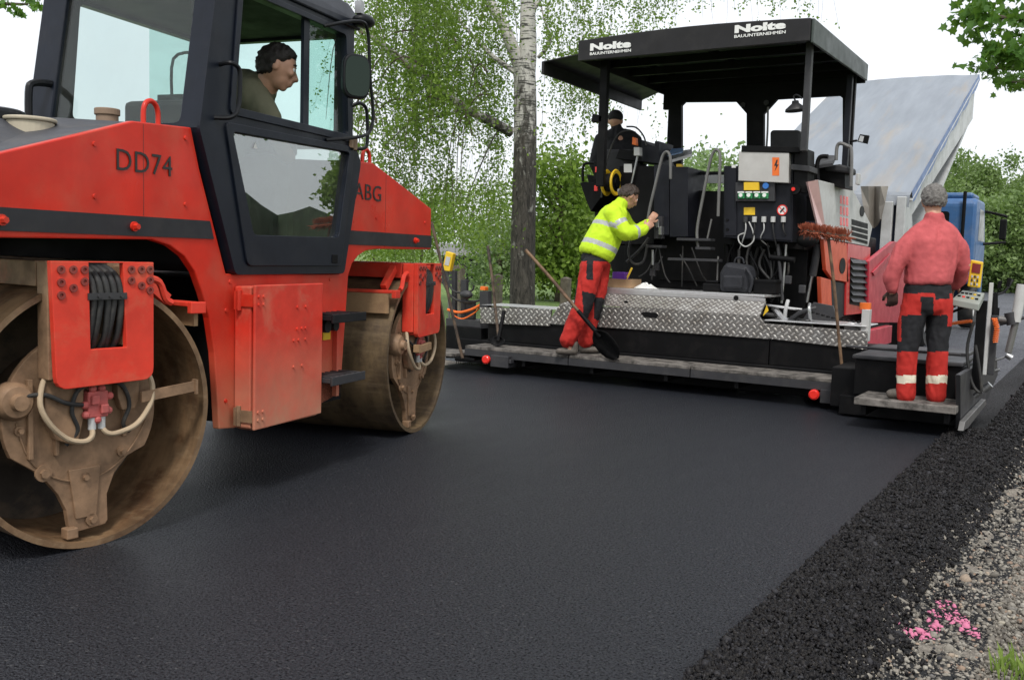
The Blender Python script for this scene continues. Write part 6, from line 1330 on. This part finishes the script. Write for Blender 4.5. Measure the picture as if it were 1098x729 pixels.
chain(b, [(J(1007, 328), .098), (J(1006.5, 350, .01), .088), (J(1005, 374, .0), .075), (J(1004.5, 400, .01), .074), (J(1003.5, 424, .01), .070)])
cloth_part('trousers', b, ['tred', 'tblack', 'cream'], pm, .010, .007, 14, 5, cls_m, smooth=8)
b = MB(); shoe(b, zfix(aL, zb)+CR*.01, zfix(aL, zb)-CR*.10+fw*.06); shoe(b, zfix(aR, zb)-fw*.02, zfix(aR, zb)+fw*.17+CR*.02); boots(b, zb, pm)
# --- worker in yellow jacket
P1 = on_y(645, 290, 8.95); Dy = (P1-CC).dot(CF); J = lambda x, y, d=0: at(x, y, Dy+d)
zf = .271
py_ = thing('person', 'worker in yellow reflective jacket and red and black trousers bending towards the paver controls', 'person', (P1.x, 8.9, zf))
fwd = (CR*.86+CF*.35); fwd.z = 0; fwd.normalize()
b = MB(); hc = J(674.5, 209.5, .03); Fh, Uh, Sh = head(b, hc, fwd*.86+Vector((0, 0, -.52)), fwd*.5+up, 1.03)
chain(b, [(J(668, 217, .03), .052), (J(660, 224, .03), .06)])
chain(b, [(J(657, 230, .04), .08), (J(648, 252, .03), .085), (J(639, 276, .03), .085)])
chain(b, [(J(657, 228, -.12), .055), (J(671, 250, -.17), .038), (J(691, 246, -.08), .027)]); chain(b, [(J(664, 228, .2), .055), (J(680, 250, .26), .038), (J(696, 238, .2), .027)])
sh1, sh2 = J(611, 365, -.10), J(629, 366, .12)
chain(b, [(J(634, 284, -.06), .07), (J(626, 326, -.10), .045), (sh1, .030), (zfix(sh1, zf+.05), .035)]); chain(b, [(J(642, 284, .12), .075), (J(637, 330, .10), .05), (sh2, .035), (zfix(sh2, zf+.05), .035)])
hand(b, J(691.5, 245.5, -.08), CR*.75+up*.6+CF*.2, CF-CR*.3, 1.0, .9, 1); hand(b, J(696, 238, .2), CR*.6+up*.8, CF, 1.0, .8, -1)
link('body', fuse(b, .007, 3), M['skin'], py_); eyes(hc, Fh, Uh, Sh, 1.03, py_); hairm('hair', hc, Fh, Uh, Sh, 1.04, M['hair2'], py_, .014, -.50, .012)
def band(p, a, c, w):
    """distance of p along the a->c axis, inside a slab of width w"""
    ax = (c-a).normalized(); t_ = (p-a).dot(ax); return 0 <= t_ <= w
tA = J(657, 226, .04); tB = J(638, 274, .03); tax = (tB-tA).normalized(); L_ = (tB-tA).length
uA = J(657, 228, -.12); uB = J(671, 250, -.17); wB = J(691, 246, -.08); uax = (uB-uA).normalized(); wax = (wB-uB).normalized()
def cls_y(p):
    t_ = (p-tA).dot(tax); dl = (p-tA-tax*t_).length
    near = (p-uA-uax*max(0, min((uB-uA).length, (p-uA).dot(uax)))).length; tu = (p-uA).dot(uax)
    nw = (p-uB-wax*max(0, min((wB-uB).length, (p-uB).dot(wax)))).length; twv = (p-uB).dot(wax)
    if near < .10 and (p-uA).dot(SD) < .02 and near < dl*.9:
        return 1 if .115 < tu < .165 else 0
    if nw < .088 and nw < dl*.7:
        return 1 if .095 < twv < .130 else 0
    if .155 < t_ < .20 or .365 < t_ < .415: return 1
    return 0
b = MB(); AX = tax; SD = (CF*.8-CR*.2); SD = (SD-AX*SD.dot(AX)).normalized(); FR = AX.cross(SD)
loft(b, [(J(663, 222, .04), .08, .08), (J(661, 225, .04), .14, .11), (J(658, 230, .04), .18, .13), (J(654, 240, .04), .19, .155), (J(649, 252, .04), .195, .17), (J(643, 264, .04), .20, .178), (J(639, 272, .04), .20, .178), (J(637.5, 276, .04), .18, .16)], SD, FR)
chain(b, [(J(657, 229, -.10), .092), (J(663, 240, -.15), .092), (J(671, 250, -.18), .080), (J(682, 249, -.13), .070), (J(690.5, 246, -.09), .052)])
chain(b, [(J(664, 228, .18), .08), (J(679, 250, .26), .066), (J(694, 240, .2), .045)])
chain(b, [(J(662, 223, .03), .078), (J(667, 217.5, .03), .068)])
cloth_part('jacket', b, ['hivis', 'refl'], py_, .010, .006, 14, 13, cls_y, smooth=9)
knA = J(626, 326, -.10); knB = J(637, 330, .1)
def cls_t(p):
    x, y = project(p)
    if y < 280: return 1
    if (p-knA).length < .15 and (p-knA).dot(fwd) > -.05: return 1
    if (p-knB).length < .14 and (p-knB).dot(fwd) > -.04: return 1
    if 280 <= y < 300 and 629 < x < 636: return 1
    if 300 <= y < 330 and x < 620-(y-300)*.15: return 1
    return 0
b = MB(); ball_at(b, J(638, 279, .03), .165, .145, .11, SD, FR, AX, 10)
chain(b, [(J(634, 287, -.05), .115), (J(630, 306, -.08), .105), (J(625.5, 327, -.10), .092), (J(617, 346, -.10), .090), (J(609, 364, -.10), .084)])
chain(b, [(J(643, 287, .12), .110), (J(641, 308, .11), .100), (J(636, 330, .10), .088), (J(631, 348, .11), .088), (J(628, 365, .12), .080)])
cloth_part('trousers', b, ['tred', 'tblack'], py_, .010, .008, 15, 25, cls_t)
b = MB(); shoe(b, zfix(sh1, zf)+CR*.05, zfix(sh1, zf)-CR*.11, .04); shoe(b, zfix(sh2, zf)-CR*.04, zfix(sh2, zf)+CR*.10-CF*.02, .04); boots(b, zf, py_)
# --- roller driver leaning towards the open window
P2 = on_plane(297, 72, RO+RYW*.14, RYW); Dd = (P2-CC).dot(CF); J = lambda x, y, d=0: at(x, y, Dd+d)
dz0 = RO.z
pr = thing('person', 'dark-haired roller driver in olive shirt leaning forward at the open cab window', 'person', tuple(RM @ Vector((1.25, .5, 1.5))))
fwd = RXW.copy(); b = MB(); s = 1.06; hc = J(297.5, 70, 0); Fh, Uh, Sh = head(b, hc, CR*.93+CF*.25-CU*.34, CU+CR*.25, s)
chain(b, [(J(293, 80, .02), .065), (J(284, 93, .05), .072)])
pel = RM @ Vector((1.3, .52, 1.62)); chain(b, [(J(272, 104, .16), .12), (J(262, 125, .25), .12), (pel, .12)])
elb = RM @ Vector((1.72, .20, 1.78)); chain(b, [(J(268, 104, -.0), .06), (elb, .042), (RM @ Vector((1.78, .40, 1.86)), .03)])
for yy in (.38, .66): chain(b, [(RM @ Vector((1.3, yy, 1.58)), .085), (RM @ Vector((1.70, yy, 1.56)), .06), (RM @ Vector((1.74, yy, 1.2)), .045)])
hand(b, RM @ Vector((1.78, .40, 1.86)), RYW*.6+RXW*-.3+up*.2, -up, 1, .8, 1)
link('body', fuse(b, .007, 3), M['skin'], pr); eyes(hc, Fh, Uh, Sh, s, pr); hairm('hair', hc, Fh, Uh, Sh, s*1.02, M['hair'], pr, .011, -.72, .012)
b = MB(); ax_ = (J(284, 93, .06)-J(255, 125, .25)).normalized()
chain(b, [(J(279, 96, .07), .095), (J(268, 104, .12), .135), (J(258, 118, .2), .15), (pel, .15)]); chain(b, [(J(268, 100, -.0), .088), (J(277, 112, -.0), .080), (J(288, 126, -.0), .070)]); ball_at(b, J(262, 98, .15), .13, .13, .12)
cloth_part('shirt', b, ['olive'], pr, .010, .006, 10, 33)
b = MB()
for yy in (.38, .66): chain(b, [(RM @ Vector((1.25, yy, 1.60)), .11), (RM @ Vector((1.70, yy, 1.58)), .085), (RM @ Vector((1.75, yy, 1.25)), .07)])
cloth_part('trousers', b, ['tblack'], pr, .014, .004)
# --- paver driver, dark against the sky
P3 = on_y(661, 150, 10.35); D3 = (P3-CC).dot(CF); J = lambda x, y, d=0: at(x, y, D3+d)
pd = thing('person', 'paver driver in dark cap and jacket seated under the canopy, seen from behind', 'person', (P3.x, P3.y, 2.0))
fwd = Vector((0, 1, 0)); b = MB(); hc = J(660, 129); Fh, Uh, Sh = head(b, hc, fwd+Vector((-.3, 0, -.1)), up, 1.0)
chain(b, [(J(661, 137), .055), (J(662, 145), .06)]); chain(b, [(J(663, 152), .13), (J(664, 190), .13)]); chain(b, [(J(648, 152), .06), (J(640, 176, .05), .045), (J(645, 186, .3), .03)]); chain(b, [(J(677, 152), .06), (J(686, 174, .1), .045), (J(684, 182, .35), .03)])
hand(b, J(645, 186, .3), fwd, -up, 1, .7, 1); hand(b, J(684, 182, .35), fwd, -up, 1, .7, -1)
chain(b, [(J(657, 196), .08), (J(655, 196, .42), .06), (J(655, 226, .5), .045)]); chain(b, [(J(671, 196), .08), (J(672, 196, .42), .06), (J(672, 226, .5), .045)])
link('body', fuse(b, .008, 3), M['skin'], pd)
b = MB(); ball_at(b, hc+up*.035, .09, .11, .085, Sh, Fh, Uh, 10); ball_at(b, hc+Fh*.10+up*.03, .07, .06, .012, Sh, Fh, Uh, 8); cloth_part('cap', b, ['darkc'], pd, .01, .0)
b = MB(); ball_at(b, J(663, 148), .24, .13, .10, CR, CF, up); ball_at(b, J(663, 162), .25, .16, .17, CR, CF, up); ball_at(b, J(664, 182), .22, .16, .16, CR, CF, up); chain(b, [(J(645, 151), .085), (J(639, 175, .03), .075), (J(643, 186, .22), .06)]); chain(b, [(J(681, 152), .085), (J(688, 174, .08), .07), (J(686, 182, .28), .055)]); chain(b, [(J(661, 142), .075), (J(661, 138), .065)])
cloth_part('jacket', b, ['darkc'], pd, .013, .010, 8, 43)
b = MB(); chain(b, [(J(657, 197), .11), (J(655, 197, .42), .085), (J(655, 224, .48), .07)]); chain(b, [(J(671, 197), .11), (J(672, 197, .42), .085), (J(672, 224, .48), .07)]); cloth_part('trousers', b, ['tblack'], pd, .016, .004)
yp('added_seat_back', [(640, 200), (690, 200), (686, 166), (676, 160), (650, 160), (643, 166)], 10.0, .1, M['seat'], bevel=.03)  # dark back added before the driver to deepen his silhouette
b = MB(); c_ = J(664, 205); b.box((c_.x-.25, c_.y-.15, c_.z-.06), (c_.x+.25, c_.y+.35, c_.z+.04)); b.build('seat', M['seat'], pv, bevel=.03)
yp('work_lamp', [(633.5, 131), (645, 131.5), (646, 124), (635, 122)], 9.35, .08, M['mach'], bevel=.01)
